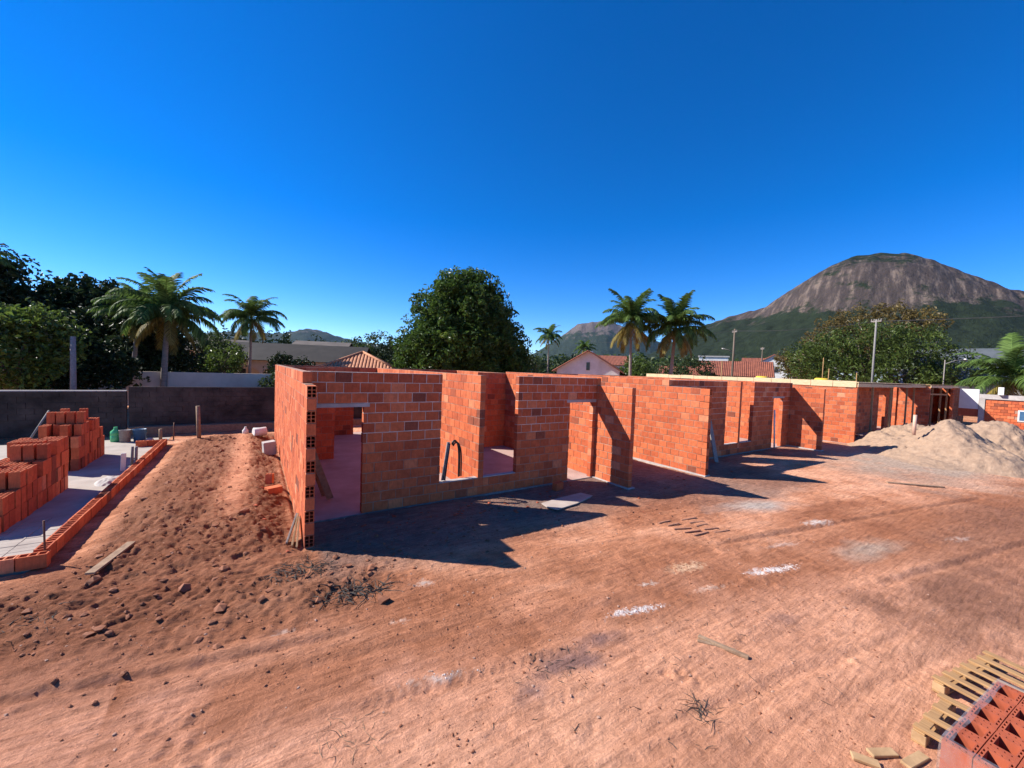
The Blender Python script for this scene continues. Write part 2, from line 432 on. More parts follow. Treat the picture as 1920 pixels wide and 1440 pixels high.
def soil_colour(x, y):
    n1 = fbm(x*.55, y*.55, 71, 4); n2 = fbm(x*1.7, y*1.7, 73, 4)
    s = x*.2+y*.98; t = x*.98-y*.2
    st = fbm(t*.35, s*2.4, 75, 4)
    base = np.array([.60, .265, .142]); lite = np.array([.77, .39, .232]); dark = np.array([.38, .150, .077])
    f = np.clip(.5+.85*n1+.45*n2+.6*st, 0, 1)[..., None]
    c = np.where(f < .5, dark*(1-2*f)+base*2*f, base*(2-2*f)+lite*(2*f-1))
    def over(c, col, m): m = np.clip(m, 0, 1)[..., None]; return c*(1-m)+np.array(col)*m
    dd = np.hypot(x, y)
    # brighter dusty lane nearest the yard
    c = over(c, (.80, .41, .25), .6*np.clip(1.3-blob(x, y, 5.5, 1.6, 5.5, 2.0, -.2), 0, 1))
    c = over(c, (.74, .37, .235), .6*np.clip(1.35-blob(x, y, -.6, 3.9, 3.2, 1.3, -.25)-.3*n2, 0, 1))
    # damp darker lane between, red brown
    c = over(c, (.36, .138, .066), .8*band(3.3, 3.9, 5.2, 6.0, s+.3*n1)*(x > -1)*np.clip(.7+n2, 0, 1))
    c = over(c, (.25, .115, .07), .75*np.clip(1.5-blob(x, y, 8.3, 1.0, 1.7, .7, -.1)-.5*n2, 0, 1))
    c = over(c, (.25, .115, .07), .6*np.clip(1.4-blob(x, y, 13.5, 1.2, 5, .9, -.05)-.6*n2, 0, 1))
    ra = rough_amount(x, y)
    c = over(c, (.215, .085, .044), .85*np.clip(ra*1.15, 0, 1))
    # pale foot path over the heap
    pth = np.exp(-((x+.30+.12*fbm(y*.4, x*0, 77, 2))/.24)**2)*band(8, 9.5, 17.5, 18.5, y)
    c = over(c, (.62, .28, .155), .85*pth)
    # grey soil by the facades, darkened to carry their cast shadow tone
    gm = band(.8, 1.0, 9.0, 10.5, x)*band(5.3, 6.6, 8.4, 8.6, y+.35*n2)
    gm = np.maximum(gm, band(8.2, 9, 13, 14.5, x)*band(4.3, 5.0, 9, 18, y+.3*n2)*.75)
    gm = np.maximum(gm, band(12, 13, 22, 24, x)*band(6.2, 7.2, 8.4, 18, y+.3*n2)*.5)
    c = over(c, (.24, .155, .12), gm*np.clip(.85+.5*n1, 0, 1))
    # greyish spill of cement and sand
    c = over(c, (.50, .40, .33), 1.2*np.clip(1.1-blob(x, y, 9.9, 4.55, 1.5, .40, -.35)-.5*n2, 0, 1))
    c = over(c, (.47, .345, .255), 1.4*np.clip(1.15-blob(x, y, 21.5, 4.3, 5.5, 2.9, .1)-.35*n2, 0, 1))
    c = over(c, (.47, .33, .24), .9*np.clip(1.0-blob(x, y, 9.4, 2.3, 1.1, .35, -.15)-.7*n2, 0, 1))
    # violet grey ash stains
    for cx, cy, rx, ry, k in ((2.75, 2.95, .42, .17, .5), (3.35, 3.05, .4, .13, .5), (2.2, 2.85, .22, .16, .5), (2.9, 5.3, .4, .2, .3), (5.6, 2.15, .3, .12, .3)):
        c = over(c, (.21, .125, .115), k*1.6*np.clip(1.15-blob(x, y, cx, cy, rx, ry, -.25)-.8*fbm(x*5, y*5, 79, 3), 0, 1))
    # spilled lime and crumbled plaster
    fine = fbm(x*9, y*9, 81, 4, .65)
    for cx, cy, rx, ry, k, col in ((6.85, 2.82, .62, .095, 1, (.80, .74, .70)), (4.12, 3.18, .48, .075, 1, (.78, .72, .68)), (5.72, 3.56, .42, .15, .75, (.72, .46, .28)),
                                   (1.55, 3.42, .42, .055, .55, (.72, .55, .45)), (9.94, 3.37, .5, .12, .75, (.70, .60, .52)), (1.45, 4.45, .16, .07, .7, (.72, .50, .38)),
                                   (11.6, 1.58, .4, .12, .4, (.7, .55, .45)), (2.0, 5.1, .22, .09, .5, (.62, .5, .42)), (4.75, 3.55, .2, .05, .6, (.74, .6, .5)),
                                   (5.5, 3.0, .5, .06, .45, (.7, .5, .38)), (8.0, 3.2, .5, .08, .4, (.7, .52, .42)), (0.3, 4.9, .12, .05, .6, (.7, .5, .4))):
        m = k*2.0*np.clip(1.05-blob(x+.10*fine, y+.05*fine, cx, cy, rx*1.15, ry*1.25, -.24)-1.5*np.abs(fbm(x*16, y*16, 83, 3, .7))-.25*n2, 0, 1)
        c = over(c, col, m)
    # far land: dull green brown
    c = over(c, (.12, .115, .06), sstep(45, 90, dd))
    return c

def grade(lo, hi, fine0, fine1, st, g1, mid, g2):
    up = [fine1]; d = st
    while up[-1] < hi:
        d *= g1 if d < mid else g2; up.append(up[-1]+d)
    dn = [fine0]; d = st
    while dn[-1] > lo:
        d *= g1 if d < mid else g2; dn.append(dn[-1]-d)
    core = np.arange(fine0+st, fine1-st/2, st)
    return np.array(dn[::-1] + list(core) + up)
gx = grade(-5000, 5000, -3.0, 6.6, .026, 1.0125, .5, 1.16)
gy_hi = grade(1.0, 7000, .6, 7.6, .026, 1.0125, .5, 1.16)
gy_lo = [.6-.026]; d = .03
while gy_lo[-1] > -5000: gy_lo.append(gy_lo[-1]-d); d *= 1.16
gyv = np.array(sorted(gy_lo)+[v for v in gy_hi if v >= .6])
GX, GY = np.meshgrid(gx, gyv)
GZ = gz(GX, GY)
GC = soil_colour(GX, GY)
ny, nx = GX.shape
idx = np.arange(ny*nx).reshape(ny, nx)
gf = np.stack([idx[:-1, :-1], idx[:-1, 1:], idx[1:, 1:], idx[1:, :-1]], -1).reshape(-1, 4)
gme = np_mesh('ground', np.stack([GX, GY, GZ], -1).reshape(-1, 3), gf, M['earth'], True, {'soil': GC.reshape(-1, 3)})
link('ground', gme, kind='structure')
def zg(x, y): return float(gz(np.array([x]), np.array([y]))[0])

# ------------------------------------------------------------------ mountains
def mountain(name, s_prof, h_prof, centre, D, T, spread, mat, seed, res=(220, 90), amp=12, back=.7):
    """ridge whose outline across the view is s_prof/h_prof, centre = ground point, D = heading from the yard"""
    f = Vector((centre[0], centre[1], 0)).normalized(); r = Vector((f.y, -f.x, 0))
    s = np.linspace(s_prof[0], s_prof[-1], res[0]); t = np.linspace(-T, T*back, res[1])
    SS, TT = np.meshgrid(s, t)
    P = np.interp(SS, s_prof, h_prof)
    q = np.sqrt((TT/T)**2+.006)-.0775
    g = np.clip(1-q*1.05, 0, 1)
    g = g*.55+.45*(g*g*(3-2*g))
    hgt = P*g
    k = np.clip(hgt/80, 0, 1)
    hgt = hgt + k*amp*(fbm(SS/130, TT/130, seed, 4) + .8*np.abs(fbm(SS/45, TT/190, seed+5, 3)) - .2)
    hgt = hgt + k*amp*.30*fbm(SS/16, TT/16, seed+9, 3)*(1.6-np.clip(hgt/220, 0, 1.3))
    hgt = np.where(g <= .001, -5, hgt)
    V = np.stack([centre[0]+r.x*SS+f.x*TT, centre[1]+r.y*SS+f.y*TT, hgt], -1)
    n2, n1 = SS.shape; ix = np.arange(n1*n2).reshape(n2, n1)
    F = np.stack([ix[:-1, :-1], ix[:-1, 1:], ix[1:, 1:], ix[1:, :-1]], -1).reshape(-1, 4)
    me = np_mesh(name, V.reshape(-1, 3), F, mat, True, {'lat': (SS/spread).reshape(-1), 'dep': (TT/T).reshape(-1)})
    return link(name, me, kind='structure')

def rock_mat(name, rock, pale, veg, h0, h1, vegtop):
    m, n, l, b = new_mat(name)
    geo = n.new('ShaderNodeNewGeometry')
    sep = n.new('ShaderNodeSeparateXYZ'); l.new(geo.outputs['Position'], sep.inputs[0])
    t1 = noise(n, l, .014, 8, .75, vec=geo.outputs['Position'])
    al = n.new('ShaderNodeAttribute'); al.attribute_name = 'lat'; ad_ = n.new('ShaderNodeAttribute'); ad_.attribute_name = 'dep'
    cx = n.new('ShaderNodeCombineXYZ'); l.new(al.outputs['Fac'], cx.inputs[0]); l.new(ad_.outputs['Fac'], cx.inputs[1])
    t2 = noise(n, l, 1, 7, .68, vec=cx.outputs[0], stretch=(46, 7, 1))
    t3 = noise(n, l, .055, 5, .75, vec=geo.outputs['Position'], stretch=(1, 1, .3))
    t6 = noise(n, l, 1, 5, .6, vec=cx.outputs[0], stretch=(9, 5, 1))
    pm = n.new('ShaderNodeMath'); pm.operation = 'MULTIPLY_ADD'; pm.inputs[1].default_value = .55; l.new(t6.outputs['Fac'], pm.inputs[0]); l.new(t2.outputs['Fac'], pm.inputs[2])
    r = ramp(n, [(.58, rock), (.78, tuple(c*1.55 for c in rock)), (.93, pale)]); l.new(pm.outputs[0], r.inputs[0])
    # vegetation low down and on ledges and the summit
    mr = n.new('ShaderNodeMapRange'); mr.inputs[1].default_value = h0; mr.inputs[2].default_value = h1
    mr.inputs[3].default_value = 1.0; mr.inputs[4].default_value = 0.0
    l.new(sep.outputs['Z'], mr.inputs[0])
    mt = n.new('ShaderNodeMapRange'); mt.inputs[1].default_value = vegtop; mt.inputs[2].default_value = vegtop+85
    l.new(sep.outputs['Z'], mt.inputs[0]); mt.inputs[4].default_value = .42
    mx = n.new('ShaderNodeMath'); mx.operation = 'MAXIMUM'; l.new(mr.outputs[0], mx.inputs[0]); l.new(mt.outputs[0], mx.inputs[1])
    mv = n.new('ShaderNodeMath'); mv.operation = 'MULTIPLY_ADD'; mv.inputs[1].default_value = .5; l.new(mx.outputs[0], mv.inputs[0]); l.new(t1.outputs['Fac'], mv.inputs[2])
    ad = mv
    vr = ramp(n, [(.57, (0, 0, 0)), (.65, (1, 1, 1))]); l.new(ad.outputs[0], vr.inputs[0])
    vc = ramp(n, [(.35, tuple(c*.5 for c in veg)), (.65, veg)]); l.new(t3.outputs['Fac'], vc.inputs[0])
    l.new(mixc(n, l, vr.outputs[0], r.outputs[0], vc.outputs[0]), b.inputs['Base Color'])
    b.inputs['Roughness'].default_value = .95
    b.inputs['Specular IOR Level'].default_value = .1
    bump(n, l, b, t3.outputs['Fac'], .9, 9)
    return m
M['rock'] = rock_mat('granite_dome', (.040, .030, .026), (.155, .115, .09), (.020, .029, .013), 55, 200, 268)
M['rock_far'] = rock_mat('far_hill', (.07, .055, .05), (.13, .10, .085), (.03, .042, .026), 120, 420, 900)
# lateral offsets (m) and heights of the dome's outline at 1500 m
mountain('mountain', [-1000, -800, -640, -560, -517, -482, -422, -334, -274, -219, -168, -119, -72, -27, 26, 77, 126, 172, 236, 330, 450, 650, 1000],
         [10, 34, 62, 84, 112, 146, 186, 212, 226, 268, 304, 335, 356, 358, 350, 328, 292, 258, 216, 172, 135, 95, 40], (1453, 370), 0, 620, 500, M['rock'], 5, (340, 130), 11)
mountain('far_mountain', [-900, -500, -250, -60, 60, 200, 420, 700, 1000], [20, 160, 330, 470, 490, 500, 420, 300, 60], (2743, 2910), 0, 900, 900, M['rock_far'], 15, (120, 50), 22)
mountain('distant_ridge', [-1500, -900, -300, -80, 150, 500, 1100, 2200], [60, 260, 300, 360, 330, 250, 200, 60], (560, 4960), 0, 900, 900, M['rock_far'], 25, (110, 40), 25)

# ------------------------------------------------------------------ brick pieces
BL, BW, BH = .286, .14, .184
def solid_brick():
    return MB().box(-BL/2, BL/2, -BW/2, BW/2, -BH/2, BH/2, bevel=.005).mesh('brick', M['brick'])
def holed(me_name, L, W, H, us, vs_, holes, depth, axis, mat, both=True):
    """box L x W x H whose faces across axis ('x' or 'z') carry real sunk holes"""
    bm = bmesh.new()
    if axis == 'x': A, B, C = W, H, L; put = lambda u, v, t: (t, u, v)
    else: A, B, C = L, W, H; put = lambda u, v, t: (u, v, t)
    for sgn in ((-1, 1) if both else (1,)):
        g = [[bm.verts.new(put(u, v, sgn*C/2)) for v in vs_] for u in us]
        for i in range(len(us)-1):
            for j in range(len(vs_)-1):
                q = [g[i][j], g[i+1][j], g[i+1][j+1], g[i][j+1]]
                if (i, j) in holes:
                    lo = [bm.verts.new(put(us[a], vs_[b_], sgn*(C/2-depth))) for a, b_ in ((i, j), (i+1, j), (i+1, j+1), (i, j+1))]
                    for k in range(4): bm.faces.new((q[k], q[(k+1) % 4], lo[(k+1) % 4], lo[k]))
                    bm.faces.new(lo)
                else: bm.faces.new(q)
    c = [[bm.verts.new(put(u, v, t)) for t in (-C/2, C/2)] for u, v in ((-A/2, -B/2), (A/2, -B/2), (A/2, B/2), (-A/2, B/2))]
    for k in range(4): bm.faces.new((c[k][0], c[(k+1) % 4][0], c[(k+1) % 4][1], c[k][1]))
    if not both: bm.faces.new([c[k][0] for k in range(4)])
    bmesh.ops.remove_doubles(bm, verts=bm.verts[:], dist=1e-5)
    bmesh.ops.recalc_face_normals(bm, faces=bm.faces[:])
    me = bpy.data.meshes.new(me_name); bm.to_mesh(me); bm.free(); me.materials.append(mat)
    return me
ME_SOLID = solid_brick()
_us = [-.07, -.058, -.006, .006, .058, .07]
_vs = [-.094, -.084, -.034, -.024, .024, .034, .084, .094]
ME_HOLLOW = holed('hollow_brick', BL, BW, BH, _us, _vs, {(1, 1), (3, 1), (1, 3), (3, 3), (1, 5), (3, 5)}, .278, 'x', M['brick'], both=False)
# block with cavities that open upward, for the first course on the left slab
_ux = [-.144, -.128, -.05, -.034, .034, .05, .128, .144]
_vy = [-.07, -.05, .05, .07]
ME_OPEN = holed('open_block', .286, .14, .188, _ux, _vy, {(1, 1), (3, 1), (5, 1)}, .13, 'z', M['brick'], both=False)
# wrapped block on the pallet: big chamber with slots round it
_bx = [-.092, -.082, -.068, -.054, .054, .068, .082, .092]
_by = [-.055, -.048, -.040, -.030, -.012, 0.0, .012, .030, .040, .048, .055]
_holes = {(3, j) for j in (3, 4, 5, 6)} | {(1, 3), (1, 5), (1, 7), (5, 2), (5, 4), (5, 6)}
_holes = {(3, 3), (3, 4), (3, 5), (3, 6), (1, 2), (1, 4), (1, 6), (5, 2), (5, 4), (5, 6)}
def chamber_block():
    bm = bmesh.new(); L, W, H = .184, .112, .188
    xs = [-L/2, -.083, -.073, -.062, -.002-.05, .052, .062, .073, .083, L/2]
    xs = [-L/2, -.080, -.066, -.054, .054, .066, .080, L/2]
    ys = [-W/2, -.047, -.030, -.024, -.008, .008, .024, .030, .047, W/2]
    holes = [((-.054, .054), (-.038, .038))] + [((sx*.073-.006, sx*.073+.006), (yc-.008, yc+.008)) for sx in (-1, 1) for yc in (-.036, -.012, .012, .036)] \
        + [((xc-.013, xc+.013), (sy*.047-.004, sy*.047+.004)) for sy in (-1, 1) for xc in (-.036, 0, .036)]
    X = sorted({-L/2, L/2} | {v for h in holes for v in h[0]}); Y = sorted({-W/2, W/2} | {v for h in holes for v in h[1]})
    inh = lambda x, y: any(h[0][0] < x < h[0][1] and h[1][0] < y < h[1][1] for h in holes)
    vt = {}
    def vv(x, y, z):
        k = (round(x, 5), round(y, 5), round(z, 5))
        if k not in vt: vt[k] = bm.verts.new(k)
        return vt[k]
    for a, b in zip(X, X[1:]):
        for c, d_ in zip(Y, Y[1:]):
            if not inh((a+b)/2, (c+d_)/2): bm.faces.new((vv(a, c, H/2), vv(b, c, H/2), vv(b, d_, H/2), vv(a, d_, H/2)))
    for (a, b), (c, d_) in holes:
        p = ((a, c), (b, c), (b, d_), (a, d_)); z0 = -H/2+.004
        for k in range(4):
            q, r_ = p[k], p[(k+1) % 4]
            bm.faces.new((bm.verts.new((*q, H/2)), bm.verts.new((*r_, H/2)), bm.verts.new((*r_, z0)), bm.verts.new((*q, z0))))
        bm.faces.new([bm.verts.new((*q, z0)) for q in p])
    p = ((-L/2, -W/2), (L/2, -W/2), (L/2, W/2), (-L/2, W/2))
    for k in range(4):
        q, r_ = p[k], p[(k+1) % 4]
        bm.faces.new((bm.verts.new((*q, -H/2)), bm.verts.new((*r_, -H/2)), bm.verts.new((*r_, H/2)), bm.verts.new((*q, H/2))))
    bm.faces.new([bm.verts.new((*q, -H/2)) for q in p])
    bmesh.ops.recalc_face_normals(bm, faces=bm.faces[:])
    me = bpy.data.meshes.new('chamber_block'); bm.to_mesh(me); bm.free(); me.materials.append(M['brick'])
    return me
ME_CHAMBER = chamber_block()
ME_CHAMBER.materials[0] = M['brick_raw']

CAM = Vector((0, 0, 3))
def cut(iv, a, b):
    out = []
    for p, q in iv:
        if b <= p or a >= q: out.append((p, q)); continue
        if a > p: out.append((p, a))
        if b < q: out.append((b, q))
    return out

class House:
    """an unfinished brick house: walls of real bricks bedded on a recessed mortar core"""
    def __init__(self, label, loc, limit=300, z0=.02):
        self.root = empty('brick_house', loc, label=label, cat='house', group='row of unfinished brick houses')
        self.o = Vector(loc); self.bricks = []; self.limit = limit; self.z0 = z0
    def wall(self, axis, c0, a0, a1, n=14, openings=(), steps=(), face=None, vis=1.0, hollow_end=False, mortar='mortar', th=BW, ragged=0):
        """axis: run direction; c0: low side of the thickness; face: outward sign of the face the yard sees"""
        core = MB(); c1 = c0+th; low = MB(); split = 7 if mortar == 'mortar_pale' else 0
        part = None
        todo = []
        for k in range(n):
            z = self.z0+.2*k; zm = z+.1
            iv = [(a0, a1)]
            for (p, q, m) in steps:
                if k >= m: iv = cut(iv, p, q)
            for (p, q, zl, zh) in openings:
                if zl < zm < zh: iv = cut(iv, p, q)
            for p, q in iv:
                if q-p < .03: continue
                p += random.uniform(-.002, .010) if p > a0+.01 else 0; q -= random.uniform(-.002, .010) if q < a1-.01 else 0
                i = .007; e0 = p+.006; e1 = q-.006
                if hollow_end and k % 2 == 0 and abs(p-a0) < .01: e0 = p+.297
                tgt = low if k < split else core
                if axis == 'x': tgt.box(e0, e1, c0+i, c1-i, z, z+.2)
                else: tgt.box(c0+i, c1-i, e0, e1, z, z+.2)
                b0 = a0-(.15 if k % 2 else 0)
                cuts = [p]
                x = b0
                while x < q:
                    if x > p+.055 and x < q-.055: cuts.append(x)
                    x += .30
                cuts.append(q)
                for s, e in zip(cuts, cuts[1:]):
                    end = hollow_end and abs(s-a0) < .01 and k % 2 == 0
                    todo.append((s+(.0065 if s > p else 0), e-(.0065 if e < q else 0), zm, end))
        off = -self.o
        part = core.build('wall', M[mortar], self.root)
        part.data.transform(Matrix.Translation(off))
        if split: low.build('mortar_bed', M['mortar'], self.root).data.transform(Matrix.Translation(off))
        else: low.bm.free()
        cm = (c0+c1)/2
        for s, e, zm, end in todo:
            m = (s+e)/2
            pos = Vector((m, cm, zm)) if axis == 'x' else Vector((cm, m, zm))
            d = pos-CAM
            nrm = Vector((0, -1, 0)) if axis == 'x' else Vector((-1, 0, 0))
            sc = (e-s)*abs(d.normalized().dot(nrm))/d.length_squared*vis
            self.bricks.append((sc + (1 if end else 0), pos, (e-s), axis, part, end))
        return part
    def finish(self):
        self.bricks.sort(key=lambda t: -t[0])
        for sc, pos, ln, ax, part, end in self.bricks[:self.limit]:
            link('brick', ME_HOLLOW if end else ME_SOLID, part, pos-self.o+Vector((random.uniform(-1, 1)*.003, random.uniform(-1, 1)*.003, random.uniform(-1, 1)*.0025)),
                 (random.uniform(-.006, .006), random.uniform(-.008, .008), ((R(-90) if end else R(90)) if ax == 'y' else 0)+random.uniform(-.008, .008)), (ln/BL, 1+random.uniform(-.02, .02), 1+random.uniform(-.015, .01)))
        rest = self.bricks[self.limit:]
        if rest:
            V, F, A = [], [], []
            bx = np.array([(x, y, z) for x in (-.5, .5) for y in (-.5, .5) for z in (-.5, .5)])
            fc = np.array([(0, 1, 3, 2), (4, 6, 7, 5), (0, 4, 5, 1), (2, 3, 7, 6), (0, 2, 6, 4), (1, 5, 7, 3)])
            for i, (sc, pos, ln, ax, part, end) in enumerate(rest):
                wv = BW*(1+random.uniform(-.012, .012))
                dim = np.array((ln, wv, BH) if ax == 'x' else (wv, ln, BH))
                V.append(bx*dim+np.array(pos-self.o)+np.array([random.uniform(-.003, .003) for _ in range(3)])); F.append(fc+8*i); A.append(np.full(8, random.random()))
            me = np_mesh('bricks', np.concatenate(V), np.concatenate(F), M['brick_j'], False, {'rnd': np.concatenate(A)})
            link('bricks', me, self.root, kind='stuff')
    def floor(self, x0, x1, y0, y1, z=.0):
        f = MB().box(x0-self.o.x, x1-self.o.x, y0-self.o.y, y1-self.o.y, -.25, z+.02)
        f.build('floor_slab', M['floor'], self.root)

FY = 8.08
def plan(h, g, dx, c2, front=1.0, gable_far=18.0, near=6.95, inner=True, detail=True):
    """the common floor plan; g = x of gable's outer face, dx = shift of the facade openings, c2 = x of the party wall"""
    # gable wall that sticks out in front of the facade, lower there
    h.wall('y', g, near, gable_far, 14, steps=[(near-.1, 7.62 if g < 5 else FY-.06, 13)], vis=.9*front, hollow_end=True)
    L = g+BW
    door = (dx+.95, dx+1.81); w1 = (dx+3.45, dx+4.40); w2 = (dx+4.54, dx+5.46); d2 = (dx+7.16, dx+8.0)
    h.wall('x', FY, L, dx+4.40, 14, openings=[(door[0], door[1], -1, 2.16), (w1[0], w1[1]+.1, .41, 9)], vis=1.2*front, mortar='mortar_pale')
    h.wall('x', FY, dx+4.54, c2, 14, openings=[(w2[0]-.1, w2[1], .41, 9), (d2[0], d2[1], -1, 2.16)], vis=1.2*front, mortar='mortar_pale')
    # party wall that comes forward past the facade
    h.wall('y', c2, 6.82, 17.4, 14, steps=[(6.7, FY-.02, 13)], vis=1.0*front)
    # cross wall that ends between the two window openings
    h.wall('y', dx+4.40, FY, 17.36, 14, vis=.9*front)
    # inner walls across
    h.wall('x', 17.36, L, c2, 14, openings=[(dx+3.5, dx+4.35, -1, 2.16)], vis=.25)
    h.wall('x', 12.92, dx+6.9, c2, 14, vis=.5)
    h.wall('x', 13.15, L, dx+2.10, 14, vis=.45)
    # lintels over the doors
    for p in (door, d2):
        MB().box(p[0]-.12-h.o.x, p[1]+.12-h.o.x, FY-.004-h.o.y, FY+BW+.004-h.o.y, 2.145, 2.215).build('lintel', M['concrete'], h.root)
    for p in (w1, w2):
        MB().box(p[0]-h.o.x+.005, p[1]-h.o.x-.005, FY+.004-h.o.y, FY+BW-.004-h.o.y, .418, .436).build('sill_screed', M['concrete'], h.root)
    MB().box(L+.01-h.o.x, c2-.01-h.o.x, FY-.03-h.o.y, FY-.002-h.o.y, -.08, .025).build('footing_edge', M['wood_grey'], h.root)
    h.floor(g+.03, c2+BW-.02, FY-.001, gable_far-.05)

hA = House('brick house whose gable wall stands by the heap of red soil', (.7, 6.95, 0))
plan(hA, .70, 0, 8.12)
MB().box(0.012, .15, .012, 11.0, -.25, .02).build('gable_footing', M['mortar'], hA.root)
MB().box(8.06-.7, 8.32-.7, 6.76-6.95, FY-6.95, -.25, .035).build('party_wall_footing', M['concrete'], hA.root)
hA.finish()
hB = House('brick house between the porch gap and the boarded house, plank leaning inside', (11.3, 6.64, 0))
plan(hB, 11.30, 11.45, 20.1, .9, near=6.64)
MB().box(-.05, .2, -.03, 11.2, -.25, .03).build('gable_footing', M['concrete'], hB.root)
MB().box(20.04-11.3, 20.3-11.3, 6.78-6.64, FY-6.64, -.25, .04).build('party_wall_footing', M['concrete'], hB.root)
hB.finish()

# third house: same row, its ring of formwork boards is up
hC = House('brick house with pale formwork boards along its wall tops', (23.8, 6.8, 0))
hC.wall('y', 23.8, 6.8, 18.6, 14, vis=1.0)
hC.wall('x', FY, 23.94, 35.5, 14, openings=[(25.6, 28.2, -1, 2.5), (32.0, 33.3, -1, 2.2), (34.2, 35.4, -1, 9)], vis=1.1)
hC.wall('y', 31.2, FY+BW, 17.4, 14, vis=.4)
hC.wall('x', 13.0, 23.94, 31.2, 14, vis=.3)
hC.wall('x', 17.4, 23.94, 43.0, 14, vis=.2)
hC.floor(23.77, 46.9, 6.6, 18.6)
o = hC.o
for i in range(13):                                   # boards along the gable top, each a piece
    y0 = 6.84+i*.92
    MB().box(-.03, 0-.004, y0-o.y, y0+.90-o.y, 2.70+random.uniform(-.02, .02), 3.0+random.uniform(-.02, .02)).build('formwork_board', M['board_pale'], hC.root)
for i in range(7):
    x0 = 23.75+i*1.75
    MB().box(x0-o.x, x0+1.73-o.x, -.045, -.012, 2.74+random.uniform(-.02, .02), 2.90+random.uniform(-.02, .02)).build('formwork_board', M['board_pale'], hC.root)
for i in range(6):
    x0 = 23.9+i*1.93
    MB().box(x0-o.x, x0+1.9-o.x, -.01, 1.4, 2.93, 2.965).build('deck_board', M['board_pale'], hC.root)
for i in range(7):
    x0 = 24.5+i*1.6
    MB().box(x0-o.x, x0+.07-o.x, 0.0, 1.38, 2.84, 2.925).build('joist', M['wood'], hC.root)
for (x, y, zt) in ((26.3, 6.9, 2.84), (29.6, 7.0, 2.84), (31.1, 7.3, 2.84), (32.6, 7.0, 2.84), (34.6, 7.1, 2.84)):
    MB().bar((x-o.x, y-o.y, .02), (x-o.x+random.uniform(-.06, .06), y-o.y, zt), .075, .075, (0, 1, 0)).build('prop', M['wood'], hC.root)
MB().bar((24.55-o.x, .2, 2.0), (24.55-o.x, .2, 2.85), .2, .03, (0, 1, 0)).build('hanging_board', M['wood'], hC.root)
hC.finish()

hD = House('boarded brick house beyond the big sand pile', (35.5, 6.57, 0), 250)
hD.wall('y', 35.5, 6.57, 17.2, 14, vis=1.0)
hD.wall('x', FY, 35.64, 46.5, 14, openings=[(36.2, 37.6, -1, 2.3), (38.6, 40.6, -1, 2.3)], vis=.8)
hD.wall('x', 6.7, 42.6, 46.5, 14, vis=1.0)
hD.wall('y', 46.5, 6.7, 17.2, 14, vis=.3)
o = hD.o
for i in range(6):
    x0 = 35.45+i*1.88
    MB().box(x0-o.x, x0+1.86-o.x, -.05, -.015, 2.76+random.uniform(-.02, .02), 2.90+random.uniform(-.03, .02)).build('formwork_board', M['board_pale'], hD.root)
    MB().box(x0-o.x, x0+1.86-o.x, -.012, 1.5, 2.93, 2.965).build('deck_board', M['wood'], hD.root)
for (x, y) in ((37.0, 6.75), (39.2, 6.75), (41.0, 6.75)):
    MB().bar((x-o.x, y-o.y, .02), (x-o.x+.05, y-o.y, 2.9), .08, .08, (0, 1, 0)).build('prop', M['wood_fresh'], hD.root)
MB().bar((36.0-o.x, .12, 2.35), (40.6-o.x, .12, 2.3), .1, .03, (0, 1, 0)).build('brace', M['wood_fresh'], hD.root)
hD.finish()

# ------------------------------------------------------------------ concrete plot on the left with its first course
slab = MB().box(-12, -2.55, 8.06, 19.1, -.30, .004).build('concrete_slab', M['slab'], label='pale concrete slab under the dry stacks of blocks', cat='slab')
pv = MB().box(-.147, .147, -.0695, .0695, 0, .022, bevel=.003).mesh('paver', M['slab'])
for i in range(8):
    for j in range(14):
        x = -2.86-.30*i; y = 8.40+.145*j
        if x > -5.2: link('paver', pv, slab, (x, y, .004+random.uniform(-.004, .003)), (0, 0, random.uniform(-.006, .006)))

lw = empty('low_brick_wall', (-2.51, 8.08, 0), label='single course of open-topped blocks edging the concrete slab', cat='wall')
core = MB().box(-.06, .06, .145, 9.4, .004, .10).build('mortar_bed', M['mortar'], lw)
for i in range(31):
    link('brick', ME_OPEN, lw, (random.uniform(-.004, .004), .30+i*.302, .10+random.uniform(-.002, .003)), (0, 0, R(90)+random.uniform(-.012, .012)))
for i in range(2):
    link('brick', ME_OPEN, lw, (.0-.02-.30*i, .0+.004*i, .10), (0, 0, random.uniform(-.02, .02)))
for i in range(2):
    link('brick', ME_OPEN, lw, (-.24-.3*i, 9.33, .10), (0, 0, random.uniform(-.02, .02)))

# dry stacks of blocks standing on end
def stack(xs, ys, rows, label, group):
    for j, y in enumerate(ys):
        for i, x in enumerate(xs):
            for k in range(rows(i, j)):
                link('hollow_brick', ME_HOLLOW, None, (x+random.uniform(-.012, .012), y+random.uniform(-.010, .010), .148+k*.291),
                     (random.uniform(-.008, .008), -R(90)+random.uniform(-.008, .008), random.uniform(-.05, .05)+R(90)),
                     label=label % ('bottom', 'second', 'third', 'fourth', 'fifth')[k], cat='brick', group=group)
r1 = [1, 2, 2, 2, 3, 3, 3, 3, 3, 4, 3, 4, 4, 4]
stack((-3.48, -3.66, -3.84, -4.02), [9.72+.212*j for j in range(14)], lambda i, j: max(1, r1[j]-(1 if (i*5+j*3) % 7 == 0 else 0)) if not (i > 1 and j < 3) else r1[j]-1,
      'terracotta block on end in the %s layer of the lower stepped stack', 'blocks in the lower stepped stack')
r2 = [4, 4, 5, 4, 3, 4, 5, 4, 3, 2, 2]
stack((-3.78, -3.96, -4.14, -4.32), [14.45+.212*j for j in range(10)], lambda i, j: max(1, r2[j]-(1 if (i*3+j*5) % 6 == 0 else 0)),
      'terracotta block on end in the %s layer of the taller stack', 'blocks in the taller stack')
